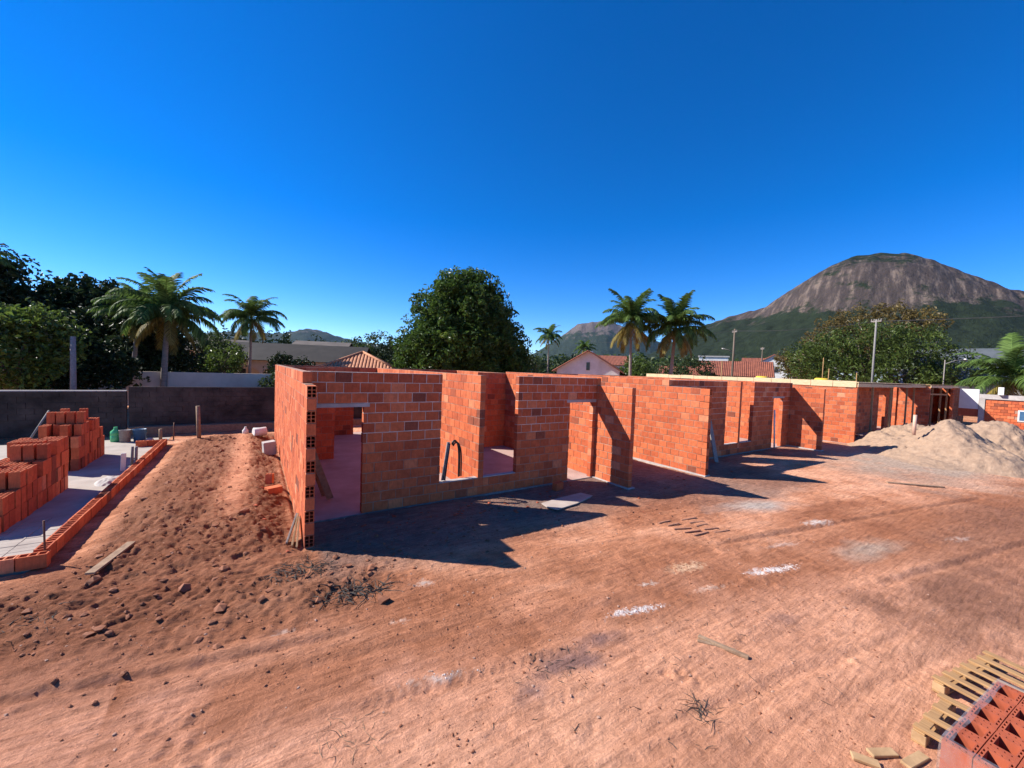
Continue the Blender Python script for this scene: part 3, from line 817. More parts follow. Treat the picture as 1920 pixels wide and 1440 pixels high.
for (x, y, rz) in ((-6.0, 13.6, .2), (-5.6, 13.4, 1.1)):
    link('hollow_brick', ME_HOLLOW, None, (x, y, .10), (0, 0, rz), label='lone terracotta block lying flat on the concrete slab', cat='brick', group='lone blocks on slab')
# ------------------------------------------------------------------ sand piles
def pile(name, cx, cy, peaks, rad, label, seed):
    n = 210; xs = np.linspace(-rad, rad, n)
    X, Y = np.meshgrid(xs, xs); WX, WY = X+cx, Y+cy
    Z = np.full_like(X, -9.0)
    for px, py, h, rx, ry, a in peaks:
        b = blob(WX+.35*fbm(WX*.5, WY*.5, seed+3, 2), WY+.35*fbm(WX*.5, WY*.5, seed+4, 2), px, py, rx, ry, a)
        Z = np.maximum(Z, h*(1.08-np.sqrt(b*b+.02)*1.05))
    Z = Z + np.clip(Z+.3, 0, 1)*(.20*fbm(WX*1.1, WY*1.1, seed, 4)-.16*np.abs(fbm(WX*1.7, WY*1.7, seed+1, 4, .6))+.13*fbm(WX*4.2, WY*4.2, seed+2, 4, .7)+.07)
    G = gz(WX, WY)
    Z = np.maximum(Z, G-.12)
    ix = np.arange(n*n).reshape(n, n)
    F = np.stack([ix[:-1, :-1], ix[:-1, 1:], ix[1:, 1:], ix[1:, :-1]], -1).reshape(-1, 4)
    keep = (Z-G).ravel()[F].max(1) > -.06
    me = np_mesh(name, np.stack([X, Y, Z], -1).reshape(-1, 3), F[keep], M['sand'], True)
    return link(name, me, None, (cx, cy, 0), label=label, cat='sand')
pile('sand_pile', 23.2, 4.3, [(23.9, 3.8, 1.52, 3.2, 2.2, .35), (22.4, 3.8, .6, 1.9, 1.4, .2), (25.2, 5.2, 1.15, 2.8, 2.2, .2)], 6.0,
     'broad heap of beige building sand in front of the boarded house', 101)
pile('sand_pile', 27.2, 1.9, [(26.9, 2.75, 1.62, 3.0, 2.2, -.3), (28.0, .9, 1.1, 3.2, 2.2, -.2), (24.2, .6, .45, 3.5, 1.3, .1)], 5.6,
     'steep greyish sand heap close to the finished low brick building', 131)

# ------------------------------------------------------------------ boundary walls on the left
def block_wall(name, x0, x1, y, th, zt, mat, label, cat='wall', cap=None, seed=1, rough=.02, z0=-.1):
    """rendered wall built of slightly uneven courses of blocks, each course length a recessed or proud piece"""
    root = empty(name, ((x0+x1)/2, y, 0), label=label, cat=cat)
    rs = random.Random(seed); cxm = (x0+x1)/2
    MB().box(x0-cxm, x1-cxm, .02, th-.02, z0, zt-.02).build('core', M[mat], root)
    nz = max(1, round((zt+.0)/.2)); hz = zt/nz; cnt = 0; ns = 0; stuff = MB(); ub = MB().box(-.5, .5, -.5, .5, -.5, .5).mesh('block', M[mat])
    for k in range(nz):
        x = x0+(-.2 if k % 2 else 0)
        while x < x1-.02:
            a, b = max(x, x0), min(x+.4, x1)
            if b-a > .03:
                f = rs.uniform(-rough, rough)
                x_, y_, z_ = (a+b)/2-cxm, (f+th/2)/2, (k+.5)*hz
                if cnt < 300: link('block', ub, root, (x_, y_, z_), (0, 0, 0), (b-a-.008, th/2-f, hz-.008)); cnt += 1
                else: stuff.box(a+.004-cxm, b-.004-cxm, f, th/2, k*hz+.004, (k+1)*hz-.004); ns += 1
            x += .4
    if ns: stuff.build('blocks', M[mat], root, kind='stuff')
    if cap: MB().box(x0-cxm, x1-cxm, -.02, th+.02, zt-.004, zt+.035).build('coping', M[cap], root)
    return root
block_wall('boundary_wall', -16, -4.05, 20.6, .18, 1.60, 'wall_dark', 'blackened block boundary wall with pale coping behind the stacks', cap='concrete', seed=3)
block_wall('boundary_wall', -3.99, 11.5, 20.6, .18, 1.78, 'wall_dark', 'taller blackened boundary wall running behind the gable house', seed=4)
MB().box(-3.9, 6.5, 20.05, 20.45, -.1, .28).build('retaining_kerb', M['wood_old'], label='low brown retaining kerb at the foot of the dark wall', cat='kerb')

# ------------------------------------------------------------------ vegetation builders
def leaf_cloud(name, clumps, per, size, mat, seed, up=.35, aspect=.5):
    """clumps: (n,4) centre and radius; each clump carries folded leaf faces turned outward"""
    rs = np.random.default_rng(seed)
    cl = np.repeat(np.asarray(clumps), per, 0); n = len(cl)
    d = rs.normal(size=(n, 3)); d /= np.linalg.norm(d, axis=1)[:, None]
    rr = cl[:, 3]*(.45+.6*rs.random(n)**.6)
    pos = cl[:, :3]+d*rr[:, None]
    nrm = d+rs.normal(size=(n, 3))*.55+np.array([0, 0, up]); nrm /= np.linalg.norm(nrm, axis=1)[:, None]
    a = np.cross(nrm, rs.normal(size=(n, 3))); a /= np.linalg.norm(a, axis=1)[:, None]
    b = np.cross(nrm, a)
    L = (size*(.6+.8*rs.random(n)))[:, None]
    fold = nrm*L*.18
    v0 = pos-a*L*.5; v1 = pos-b*L*aspect*.5+fold; v2 = pos+a*L*.5-nrm*L*.12; v3 = pos+b*L*aspect*.5+fold
    V = np.stack([v0, v1, v2, v3], 1).reshape(-1, 3)
    i = np.arange(n)*4
    F = np.concatenate([np.stack([i, i+1, i+2], 1), np.stack([i, i+2, i+3], 1)])
    clr = rs.random(len(clumps)).repeat(per)
    rnd = np.clip(.55*rs.random(n)+.45*clr, 0, 1)
    return np_mesh(name, V, F, mat, False, {'rnd': np.repeat(rnd, 4)})

def lobes_to_clumps(lobes, n, cr, seed, shell=.55):
    rs = np.random.default_rng(seed)
    vol = np.array([l[3]*l[4]*l[5] for l in lobes])**.75
    pick = rs.choice(len(lobes), n, p=vol/vol.sum())
    L = np.array(lobes)[pick]
    d = rs.normal(size=(n, 3)); d /= np.linalg.norm(d, axis=1)[:, None]
    r = (shell+(1-shell)*rs.random(n))
    c = L[:, :3]+d*L[:, 3:6]*r[:, None]
    return np.c_[c, cr*(.6+.8*rs.random(n))]

def tree(name, loc, lobes, label, cat='tree', mat='leaf_mid', clumps=220, cr=.5, per=26, leaf=.22, trunk_r=.25, trunk_h=None, seed=1, group=None, limbs=6, aspect=.5, up=.35, mat2=None, lean=(0, 0)):
    root = empty(name, loc, label=label, cat=cat, group=group)
    rs = random.Random(seed)
    th = trunk_h or min(l[2] for l in lobes)
    tb = MB()
    pts = [(lean[0]*k/5+rs.uniform(-.08, .08)*k/3, lean[1]*k/5+rs.uniform(-.08, .08)*k/3, -.15+(th+.15)*k/5) for k in range(6)]
    tb.tube(pts, [trunk_r*(1.35 if k == 0 else 1.05-.09*k) for k in range(6)], 9)
    for k in range(limbs):
        l = lobes[k % len(lobes)]
        a = rs.uniform(0, 6.28)
        e = Vector((l[0]+math.cos(a)*l[3]*.6, l[1]+math.sin(a)*l[4]*.6, l[2]+l[5]*rs.uniform(.0, .5)))
        p0 = Vector(pts[rs.choice((3, 4, 5))]); mid = p0.lerp(e, .5)+Vector((rs.uniform(-.3, .3), rs.uniform(-.3, .3), rs.uniform(0, .5)))
        tb.tube([p0, p0.lerp(mid, .5)+Vector((0, 0, .1)), mid, e], [trunk_r*.5, trunk_r*.38, trunk_r*.25, trunk_r*.08], 6)
    tb.build('trunk', M['bark'], root)
    cl = lobes_to_clumps(lobes, clumps, cr, seed)
    link('crown', leaf_cloud('crown', cl, per, leaf, M[mat], seed, up, aspect), root)
    if mat2:
        cl = lobes_to_clumps([(l[0], l[1], l[2]+l[5]*.35, l[3]*.95, l[4]*.95, l[5]*.75) for l in lobes], max(20, clumps//6), cr, seed+50)
        link('young_leaves', leaf_cloud('young_leaves', cl, per//2+2, leaf, M[mat2], seed+51, up, aspect), root)
    return root

# fronds: shared meshes of four droop classes
def frond_mesh(L, e0, droop, seed, mat, leafl=.27, n=44, hang=.6):
    rs = random.Random(seed); V = []; F = []; A = []
    pts = []; ang = e0; p = Vector((0, 0, 0)); seg = L/12
    for i in range(13):
        pts.append(p.copy()); p = p+Vector((math.cos(ang), 0, math.sin(ang)))*seg; ang -= droop/12*(.35+1.3*i/12)
    def at(t):
        q = t*12; i = min(int(q), 11); f = q-i
        return pts[i].lerp(pts[i+1], f), (pts[i+1]-pts[i]).normalized()
    for i in range(12):                          # rachis, a three sided rod
        b = len(V); r0 = .013*(1-i/12.5); r1 = .013*(1-(i+1)/12.5)
        for q, r in ((pts[i], r0), (pts[i+1], r1)):
            V += [q+Vector((0, -r, 0)), q+Vector((0, r, 0)), q+Vector((0, 0, -r))]
        F += [(b, b+1, b+4, b+3), (b+1, b+2, b+5, b+4), (b+2, b, b+3, b+5)]; A += [.9]*6
    for k in range(n):
        t = .10+.90*k/n
        q, d = at(t)
        ll = L*leafl*(math.sin(math.pi*min(1, (.16+.80*t)))**.6)*rs.uniform(.8, 1.12)
        wv = .009+.005*rs.random()
        for s in (-1, 1):
            side = Vector((0, s, 0)); up_ = d.cross(side)*s
            dr = (side*.75+d*.62+Vector((0, 0, 1))*.18*(1-hang)+Vector((0, 0, -1))*.30*hang*rs.uniform(.4, 1.7)).normalized()
            m = q+dr*ll*.5
            dr2 = (dr+Vector((0, 0, -1))*hang*rs.uniform(.5, 1.5)).normalized()
            e = m+dr2*ll*.5
            b = len(V); wd = d*wv
            V += [q-wd, q+wd, m+wd*1.1, m-wd*1.1, e+wd*.15, e-wd*.15]
            F += [(b, b+1, b+2, b+3), (b+3, b+2, b+4, b+5)]
            A += [rs.random()]*6
    return np_mesh('frond', np.array([tuple(v) for v in V]), np.array(F), mat, False, {'rnd': np.array(A)})
FR = {}
for q in range(3):
    FR['up', q] = frond_mesh(1, R(80-6*q), R(62+22*q), 200+q, M['palm'], hang=.5, leafl=.22)
    FR['mid', q] = frond_mesh(1, R(54-9*q), R(105+18*q), 210+q, M['palm'], hang=.95)
    FR['low', q] = frond_mesh(1, R(20-9*q), R(90+14*q), 220+q, M['palm'], hang=1.25)
    FR['dry', q] = frond_mesh(1, R(-25-10*q), R(55), 230+q, M['palm_y'], hang=1.2)
def palm(loc, height, L, label, seed, counts=(5, 9, 8, 5), lean=(.3, 0), trunk_r=.16, crown_dry=True):
    rs = random.Random(seed)
    root = empty('coconut_palm', loc, label=label, cat='palm tree')
    n = 9
    pts = [(lean[0]*(k/n)**1.6, lean[1]*(k/n)**1.6, -.1+(height+.1)*k/n) for k in range(n+1)]
    MB().tube(pts, [trunk_r*(1.5 if k == 0 else 1.15-.5*k/n) for k in range(n+1)], 9).build('trunk', M['palm_bark'], root)
    top = Vector(pts[-1])
    nb = MB()
    for k in range(7):
        a = k*.9; nb.lathe([(.02, -.12), (.10, -.06), (.12, .02), (.07, .10), (.02, .13)], 7, Matrix.Translation(top+Vector((math.cos(a)*.2, math.sin(a)*.2, -.18-.05*(k % 3)))))
    nb.build('coconuts', M['palm_y'], root, kind='stuff')
    for cls, c in zip(('up', 'mid', 'low', 'dry'), counts):
        for k in range(c):
            az = 6.283*(k+rs.uniform(-.3, .3))/c+{'up': .3, 'mid': 0, 'low': .5, 'dry': 1.1}[cls]
            s = L*rs.uniform(.86, 1.08)*(.85 if cls == 'dry' else 1)
            link('frond', FR[cls, rs.randrange(3)], root, top+Vector((0, 0, .05)), (rs.uniform(-.12, .12), rs.uniform(-.12, .12), az), (s, s*1.05, s))
    return root

palm((-4.6, 31.7, 0), 5.5, 3.15, 'large coconut palm standing before the cream garden wall', 1, (8, 13, 11, 7), (.2, .1), .17)
palm((-6.4, 33.9, 0), 5.6, 2.4, 'coconut palm half hidden behind the larger one by the dark trees', 2, (5, 10, 9, 6), (.3, .1), .14)
palm((-.3, 40, 0), 6.4, 2.9, 'slim coconut palm in front of the low bungalow', 3, (6, 10, 9, 5), (.1, 0), .12)
palm((34.3, 29.2, 0), 8.5, 4.2, 'coconut palm with bare slim trunk, taller of the leaning pair', 4, (8, 12, 10, 8), (-.1, .2))
palm((37.6, 26.6, 0), 7.9, 4.3, 'coconut palm with dense skirt of fronds beside its taller twin', 5, (8, 12, 11, 8), (.2, -.2), .2)
palm((46.3, 59, 0), 9.2, 3.4, 'distant upright palm next to the big round tree', 6, (6, 8, 7, 3), (0, 0))
palm((54.8, 58.3, 0), 7.6, 2.7, 'small distant palm above the stepped red roofs', 7, (4, 7, 7, 3), (0, 0))
palm((51.8, 4.9, 0), 3.6, 4.2, 'short palm with arching yellow fronds behind the concrete beam', 8, (4, 8, 8, 6), (.2, .1))
palm((-15.5, 40.5, 0), 8.6, 2.6, 'palm poking out of the dark tree crowns', 9, (5, 7, 6, 3), (0, 0))

# the big mango tree
fr = Vector((.438, .899, 0)); rr = Vector((.899, -.438, 0))
def lob(r, f, z, a, b): p = rr*r+fr*f; return (p.x, p.y, z, a, a, b)
tree('mango_tree', (15.8, 32.4, 0),
     [lob(0, 0, 4.3, 5.3, 3.6), lob(-.7, 0, 7.4, 4.2, 2.9), lob(.9, .2, 6.8, 4.3, 2.8), lob(-.5, 0, 9.3, 2.9, 2.3), lob(.7, 0, 8.9, 3.0, 2.4), lob(-3.6, -.4, 4.3, 2.4, 2.2),
      lob(3.7, .2, 4.3, 2.5, 2.6), lob(1.9, -1.5, 4.6, 3.0, 2.8), lob(-1.6, -2.4, 4.4, 2.8, 2.8), lob(-4.6, 0, 2.8, 1.6, 1.6), lob(4.8, 0, 2.9, 1.6, 1.8)],
     'big dense round mango tree rising behind the brick walls', mat='leaf_mango', clumps=1600, cr=.56, per=34, leaf=.37, trunk_r=.45, trunk_h=3.2, seed=11, limbs=10, aspect=.34, up=.1, mat2='leaf_bright')
# dark tall trees on the left
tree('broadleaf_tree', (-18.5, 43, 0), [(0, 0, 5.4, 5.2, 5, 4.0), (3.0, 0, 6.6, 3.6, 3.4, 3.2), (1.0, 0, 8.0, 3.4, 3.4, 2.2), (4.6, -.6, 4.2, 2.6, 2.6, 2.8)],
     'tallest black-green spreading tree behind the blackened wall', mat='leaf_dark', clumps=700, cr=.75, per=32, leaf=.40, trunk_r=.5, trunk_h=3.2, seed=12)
tree('broadleaf_tree', (-10.9, 46.6, 0), [(0, 0, 5.0, 3.2, 3.2, 3.4), (-.6, 0, 7.3, 2.4, 2.4, 2.0), (1.6, 0, 6.4, 2.0, 2, 2.0), (1.4, -.4, 3.6, 2.4, 2.2, 2.2)],
     'dark domed tree between the tallest tree and the coconut palms', mat='leaf_dark', clumps=480, cr=.68, per=28, leaf=.40, trunk_r=.4, trunk_h=2.6, seed=13)
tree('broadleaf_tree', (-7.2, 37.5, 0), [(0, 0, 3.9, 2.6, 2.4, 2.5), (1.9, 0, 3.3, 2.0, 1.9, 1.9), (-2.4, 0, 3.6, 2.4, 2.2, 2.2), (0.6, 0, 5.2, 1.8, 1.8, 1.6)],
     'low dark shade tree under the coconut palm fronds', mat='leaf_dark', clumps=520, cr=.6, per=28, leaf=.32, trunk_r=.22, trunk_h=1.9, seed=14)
tree('broadleaf_tree', (-8.9, 26.6, 0), [(0, 0, 3.0, 1.9, 1.9, 1.8), (.9, 0, 4.0, 1.1, 1.1, 1.0), (-1.3, 0, 3.5, 1.5, 1.5, 1.3), (1.4, 0, 3.2, .9, .9, .9)],
     'bright green broadleaf tree overhanging the pale wall coping', mat='leaf_bright', clumps=240, cr=.40, per=26, leaf=.22, trunk_r=.2, trunk_h=1.6, seed=15, aspect=.62, mat2='leaf_mid')
tree('shrub', (1.0, 31.0, 0), [(0, 0, 1.3, .8, .8, .8), (.7, 0, 1.2, .6, .6, .6)], 'dark shrub at the end of the cream wall', cat='shrub', mat='leaf_mid', clumps=50, cr=.28, per=20, leaf=.2, trunk_r=.06, trunk_h=.7, seed=16, limbs=3)
tree('broadleaf_tree', (-2.3, 41.5, 0), [(0, 0, 2.4, 1.9, 1.9, 1.6), (-1.4, 0, 2.0, 1.4, 1.4, 1.3), (.8, 0, 3.4, 1.1, 1.1, 1.0)],
     'sunlit light green bush tree seen past the palm trunk', mat='leaf_bright', clumps=120, cr=.4, per=20, leaf=.25, trunk_r=.15, trunk_h=1.3, seed=17, mat2='leaf_mid')
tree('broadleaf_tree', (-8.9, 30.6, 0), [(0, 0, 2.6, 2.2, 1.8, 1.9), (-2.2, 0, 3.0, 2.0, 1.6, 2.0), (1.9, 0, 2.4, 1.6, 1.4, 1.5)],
     'dark bush tree in front of the shade-greyed house', mat='leaf_dark', clumps=330, cr=.5, per=26, leaf=.3, trunk_r=.2, trunk_h=1.2, seed=18)
tree('broadleaf_tree', (2.6, 43.5, 0), [(0, 0, 2.2, 1.7, 1.5, 1.6), (1.5, 0, 1.9, 1.3, 1.2, 1.2)],
     'dark bush before the bungalow arches', mat='leaf_dark', clumps=140, cr=.42, per=24, leaf=.26, trunk_r=.14, trunk_h=1.0, seed=19)
tree('broadleaf_tree', (-2.6, 47.2, 0), [(0, 0, 3.0, 1.8, 1.6, 1.9), (-.9, 0, 4.2, 1.2, 1.2, 1.2)],
     'mid green tree at the left end of the bungalow roof', mat='leaf_mid', clumps=150, cr=.45, per=24, leaf=.26, trunk_r=.16, trunk_h=1.6, seed=20)
# middle distance trees, each its own
mids = [((3.9, 82), 7.9, 4.2, 'leaf_dark', 'dark tree on the skyline behind the bungalow ridge'),
        ((10.3, 84), 7.4, 4.4, 'leaf_dark', 'dark skyline tree over the bungalow end wall'),
        ((-3.5, 84), 8.0, 4.6, 'leaf_dark', 'dark skyline tree above the slim coconut palm'),
        ((11.9, 62), 6.9, 3.2, 'leaf_mid', 'green bushy tree behind the bungalow end wall'),
        ((15.2, 58), 7.9, 2.6, 'leaf_mid', 'loose airy tree between bungalow and mango tree'),
        ((13.0, 47), 5.2, 2.4, 'leaf_dark', 'dark bush tree just behind the tiled pavilion roof'),
        ((17.8, 55), 7.8, 2.6, 'leaf_dark', 'dark tree tucked against the mango crown by the pavilion'),
        ((30.5, 46), 6.0, 2.6, 'leaf_dark', 'dark tree at the shaded flank of the mango'),
        ((42.5, 62), 7.2, 2.8, 'leaf_mid', 'green tree at the foot of the distant upright palm'),
        ((51.0, 57), 6.2, 3.0, 'leaf_dark', 'dark tree behind the stepped red roofs'),
        ((45.5, 37.5), 5.6, 2.6, 'leaf_bright', 'bright round tree next to the white gable'),
        ((48.5, 40.0), 5.6, 2.8, 'leaf_mid', 'leafy tree between white gable and coconut pair'),
        ((46.5, 33.5), 4.9, 2.6, 'leaf_mid', 'bushy tree under the coconut pair'),
        ((51.0, 32.0), 5.8, 2.6, 'leaf_dark', 'dark tree behind the denser coconut palm'),
        ((54.5, 36.5), 6.0, 2.5, 'leaf_mid', 'green tree left of the long red roof beside the coconuts'),
        ((96, 52), 6.8, 3.6, 'leaf_mid', 'rounded tree behind the long red roof'),
        ((102, 45), 7.2, 3.8, 'leaf_mid', 'tree behind the timber utility pole'),
        ((106, 38), 8.0, 4.0, 'leaf_dark', 'dark tree behind the white two-storey house'),
        ((73, 3.5), 7.2, 3.4, 'leaf_mid', 'tree beyond the dark slate roof'),
        ((76, 9), 7.4, 3.4, 'leaf_dark', 'dark tree behind the slate roof by the feathery tree')]
for i, ((x, y), top, rad, mt, lab) in enumerate(mids):
    tree('broadleaf_tree', (x, y, 0), [(0, 0, top-rad*.95, rad, rad, rad*.95), (rad*.7, -rad*.2, top-rad*1.25, rad*.7, rad*.7, rad*.75), (-rad*.7, rad*.1, top-rad*1.3, rad*.72, rad*.7, rad*.75),
                                       (0, -rad*.3, max(1.4, top-rad*1.8), rad*.9, rad*.9, rad*.8)],
         lab, mat=mt, clumps=150, cr=rad*.2, per=17, leaf=.13*rad, trunk_r=.22, trunk_h=max(1.2, top-rad*1.6), seed=40+i, limbs=4, group='trees among the neighbouring houses')
# spreading feathery tree on the right, brown-topped one behind
ft = Vector((.966, .258, 0)); rt = Vector((.258, -.966, 0))
def lob2(r, f, z, a, b): p = rt*r+ft*f; return (p.x, p.y, z, a, a, b)
tree('feathery_tree', (57.8, 15.4, 0), [lob2(-5.5, 0, 5.6, 2.6, 2.0), lob2(-3.2, 0, 6.3, 3.0, 2.6), lob2(0, 0, 6.8, 3.6, 3.0), lob2(3.2, 0, 6.4, 3.2, 2.8), lob2(5.4, 0, 5.2, 2.2, 2.2), lob2(-2, -1, 3.8, 3.2, 2.0), lob2(2.4, -1, 3.8, 3.2, 2.2), lob2(5, 0, 3.0, 2.2, 1.6), lob2(-5.6, 0, 3.6, 2.2, 1.6)],
     'wide feathery green tree behind the concrete utility pole', mat='leaf_feather', clumps=620, cr=.62, per=28, leaf=.34, trunk_r=.4, trunk_h=2.6, seed=71, limbs=12, aspect=.28, mat2='leaf_mid')
tree('brown_leaved_tree', (63.5, 17.4, 0), [lob2(-3.6, 0, 9.2, 2.4, 1.8), lob2(-1, 0, 10.4, 2.7, 2.0), lob2(2, 0, 10.5, 2.6, 2.0), lob2(4.4, 0, 9.7, 2.2, 1.8), lob2(-5.6, 0, 8.0, 1.8, 1.4), lob2(0, 0, 7.5, 4.4, 2)],
     'olive brown tree crown rising over the feathery green tree', mat='leaf_brown', clumps=330, cr=.55, per=24, leaf=.34, trunk_r=.4, trunk_h=6.5, seed=72, limbs=10, aspect=.4)
tree('broadleaf_tree', (60.5, 23.5, 0), [(0, 0, 4.2, 2.2, 2.2, 2.0), (0, 1.6, 5.4, 1.5, 1.5, 1.3)], 'olive tree next to the white two-storey house', mat='leaf_brown', clumps=120, cr=.45, per=22, leaf=.28, trunk_r=.2, trunk_h=2.2, seed=73, mat2='leaf_feather')

# far woods that read as one mass
def wood(name, path, width, h, n, seed, mat, size):
    rs = np.random.default_rng(seed); P = np.array(path, float)
    t = rs.random(n)*(len(P)-1); i = np.minimum(t.astype(int), len(P)-2); f = (t-i)[:, None]
    c = P[i]*(1-f)+P[i+1]*f + rs.normal(size=(n, 2))*width
    cl = np.c_[c, rs.random(n)*h*.85+.4, np.full(n, size*2.2)]
    link(name, leaf_cloud(name, cl, 7, size*1.6, M[mat], seed, .6, .7), kind='stuff')
wood('far_wood', [(-60, 120), (0, 150), (60, 160), (120, 150)], 9, 7.5, 1500, 91, 'leaf_dark', 1.1)
wood('far_wood', [(130, 150), (170, 110), (200, 60), (210, 10), (200, -40)], 14, 10, 2200, 92, 'leaf_mid', 1.4)

# ------------------------------------------------------------------ neighbouring buildings
def window(root, a, b, z0, z1, y, mat='glass', frame='wall_white', sill=True, nmull=1):
    w_ = MB().box(a, b, y-.05, y-.02, z0, z1).build('window', M[frame], root)
    k = (b-a-.06*(nmull+1))/nmull
    for i in range(nmull):
        x = a+.06+i*(k+.06)
        MB().box(x, x+k, y-.065, y-.052, z0+.06, z1-.06).build('pane', M[mat], w_)
def gable_house(name, loc, rz, W, D, hw, hr, wall, roof, label, wins=(), over=.45, door=None, ridge='y', rows=True):
    """gable end faces local -y when ridge='y', eaves face local -y when ridge='x'"""
    r = empty(name, loc, rz, label=label, cat='house')
    if ridge == 'y':
        poly = [(-W/2, 0), (W/2, 0), (W/2, hw), (0, hr), (-W/2, hw)]
        MB().prism(poly, D, Matrix.Translation((0, D, 0)) @ Matrix.Rotation(R(90), 4, 'X')).build('wall', M[wall], r)
        for s in (-1, 1):
            e = Vector((s*(W/2+over), 0, hw-(hr-hw)/(W/2)*over+.06)); t = Vector((0, 0, hr+.06)); corr(r, e, t, Vector((0, -over, 0)), Vector((0, D+over, 0)), roof, rows)
    else:
        poly = [(0, 0), (D, 0), (D, hw), (D/2, hr), (0, hw)]
        MB().prism(poly, W, Matrix(((0, 0, 1, -W/2), (1, 0, 0, 0), (0, 1, 0, 0), (0, 0, 0, 1)))).build('wall', M[wall], r)
        for s in (-1, 1):
            e = Vector((0, D/2+s*(D/2+over), hw-(hr-hw)/(D/2)*over+.06)); t = Vector((0, D/2, hr+.06)); corr(r, e, t, Vector((-W/2-over, 0, 0)), Vector((W/2+over, 0, 0)), roof, rows)
    for wn in wins: window(r, *wn[:4], 0, *(wn[4:]))
    if door:
        MB().box(door[0], door[1], -.05, -.02, 0, door[2]).build('door', M['wood_old'], r)
    return r
def corr(parent, eave, top, a, b, roof, rows=True):
    """one roof slope with real tile ribs running from eave to ridge"""
    m = MB(); n = max(4, int((b-a).length/.24)) if rows else 2
    nrm = (top-eave).cross(b-a).normalized()
    if nrm.z < 0: nrm = -nrm
    up, lo = [], []
    for i in range(2*n+1):
        q = a.lerp(b, i/(2*n)); off = nrm*(.07 if (i % 2 and rows) else 0)
        up.append((m.bm.verts.new(eave+q+off), m.bm.verts.new(top+q+off))); lo.append((m.bm.verts.new(eave+q-nrm*.05), m.bm.verts.new(top+q-nrm*.05)))
    for i in range(2*n):
        m.bm.faces.new((up[i][0], up[i+1][0], up[i+1][1], up[i][1])); m.bm.faces.new((lo[i][0], lo[i+1][0], lo[i+1][1], lo[i][1]))
        m.bm.faces.new((up[i][0], up[i+1][0], lo[i+1][0], lo[i][0])); m.bm.faces.new((up[i][1], up[i+1][1], lo[i+1][1], lo[i][1]))
    for i in (0, 2*n): m.bm.faces.new((up[i][0], up[i][1], lo[i][1], lo[i][0]))
    return m.build('roof', M[roof], parent)
# tiled pavilion roof on posts
pav = empty('tiled_pavilion', (8.2, 37.4, 0), R(-18), label='open pavilion with pyramid roof of orange clay tiles', cat='pavilion')
for sx in (-1, 1):
    for sy in (-1, 1): MB().box(sx*2.5-.12, sx*2.5+.12, sy*2.5-.12, sy*2.5+.12, 0, 2.5).build('post', M['wall_cream'], pav)
hw_, ze, zt_ = 3.05, 2.5, 3.95
for k in range(4):
    Mx = Matrix.Rotation(R(90*k), 3, 'Z'); m = MB(); n = 22
    for i in range(n):                                                   # tile rows, half round covers
        x0 = -hw_+2*hw_*i/n; x1 = x0+2*hw_/n; xm = (x0+x1)/2
        def P(x, lift):
            f = max(0., 1-abs(x)/hw_)                                   # how far up the slope this row reaches
            return (Mx @ Vector((x, -hw_, ze+lift)), Mx @ Vector((x, -hw_*(1-f), ze+(zt_-ze)*f+lift)))
        q = [P(x0, 0), P(x0+.25*(x1-x0), .07), P(x0+.6*(x1-x0), .07), P(x1-.04, -.02), P(x1, -.02)]
        vv = [(m.bm.verts.new(a_), m.bm.verts.new(b_)) for a_, b_ in q]
        for c, d_ in zip(vv, vv[1:]): m.bm.faces.new((c[0], d_[0], d_[1], c[1]))
    m.build('roof_slope', M['roof_orange'], pav)
    c0 = Mx @ Vector((-hw_, -hw_, ze+.05)); m = MB().tube([c0, Vector((0, 0, zt_+.06))], .11, 7); m.build('hip_tiles', M['roof_orange'], pav)
# bungalow with arches
bg_ = empty('bungalow', (2.8, 48.5, 0), R(-22), label='long cream bungalow with dark arched veranda and dark roof', cat='house')
MB().box(-7.2, 7.2, 2.2, 8, 0, 2.9).build('wall', M['wall_cream'], bg_)
MB().box(-7.2, 7.2, 0, .25, 2.15, 2.95).build('veranda_beam', M['wall_cream'], bg_)
for i in range(7):
    MB().box(-7.2+i*2.35, -6.9+i*2.35, -.01, .26, 0, 2.2).build('column', M['wall_cream'], bg_)
for i in range(6):                                                       # arch spandrels
    xa = -6.9+i*2.35; m = MB()
    pts_ = [(xa, 2.15)]+[(xa+1.025-1.025*math.cos(math.pi*k/8), 1.55+.58*math.sin(math.pi*k/8)) for k in range(9)]+[(xa+2.05, 2.15)]
    m.prism(pts_[::-1], .22, Matrix.Translation((0, .235, 0)) @ Matrix.Rotation(R(90), 4, 'X')); m.build('arch', M['wall_cream'], bg_)
for i in range(4): window(bg_, -6+i*3.4, -4.6+i*3.4, .9, 2.0, 2.2)
corr(bg_, Vector((0, -.6, 2.95)), Vector((0, 4, 4.9)), Vector((-7.8, 0, 0)), Vector((7.8, 0, 0)), 'roof_old', False)
corr(bg_, Vector((0, 8.6, 2.95)), Vector((0, 4, 4.9)), Vector((-7.8, 0, 0)), Vector((7.8, 0, 0)), 'roof_old', False)
gable_house('house', (6.9, 57, 0), R(-20), 6.2, 7, 4.6, 5.7, 'wall_grey', 'roof_grey', 'house with pale fibre roof behind the bungalow', ridge='x', rows=False, wins=[(-2, -1, 2.6, 3.6)])
gable_house('house', (-3.6, 56, 0), R(-5), 5.0, 6, 3.9, 5.2, 'wall_cream', 'roof_grey', 'small grey-roofed house behind the coconut palms', ridge='x', rows=False, wins=[(-1.4, -.5, 2.6, 3.5)])
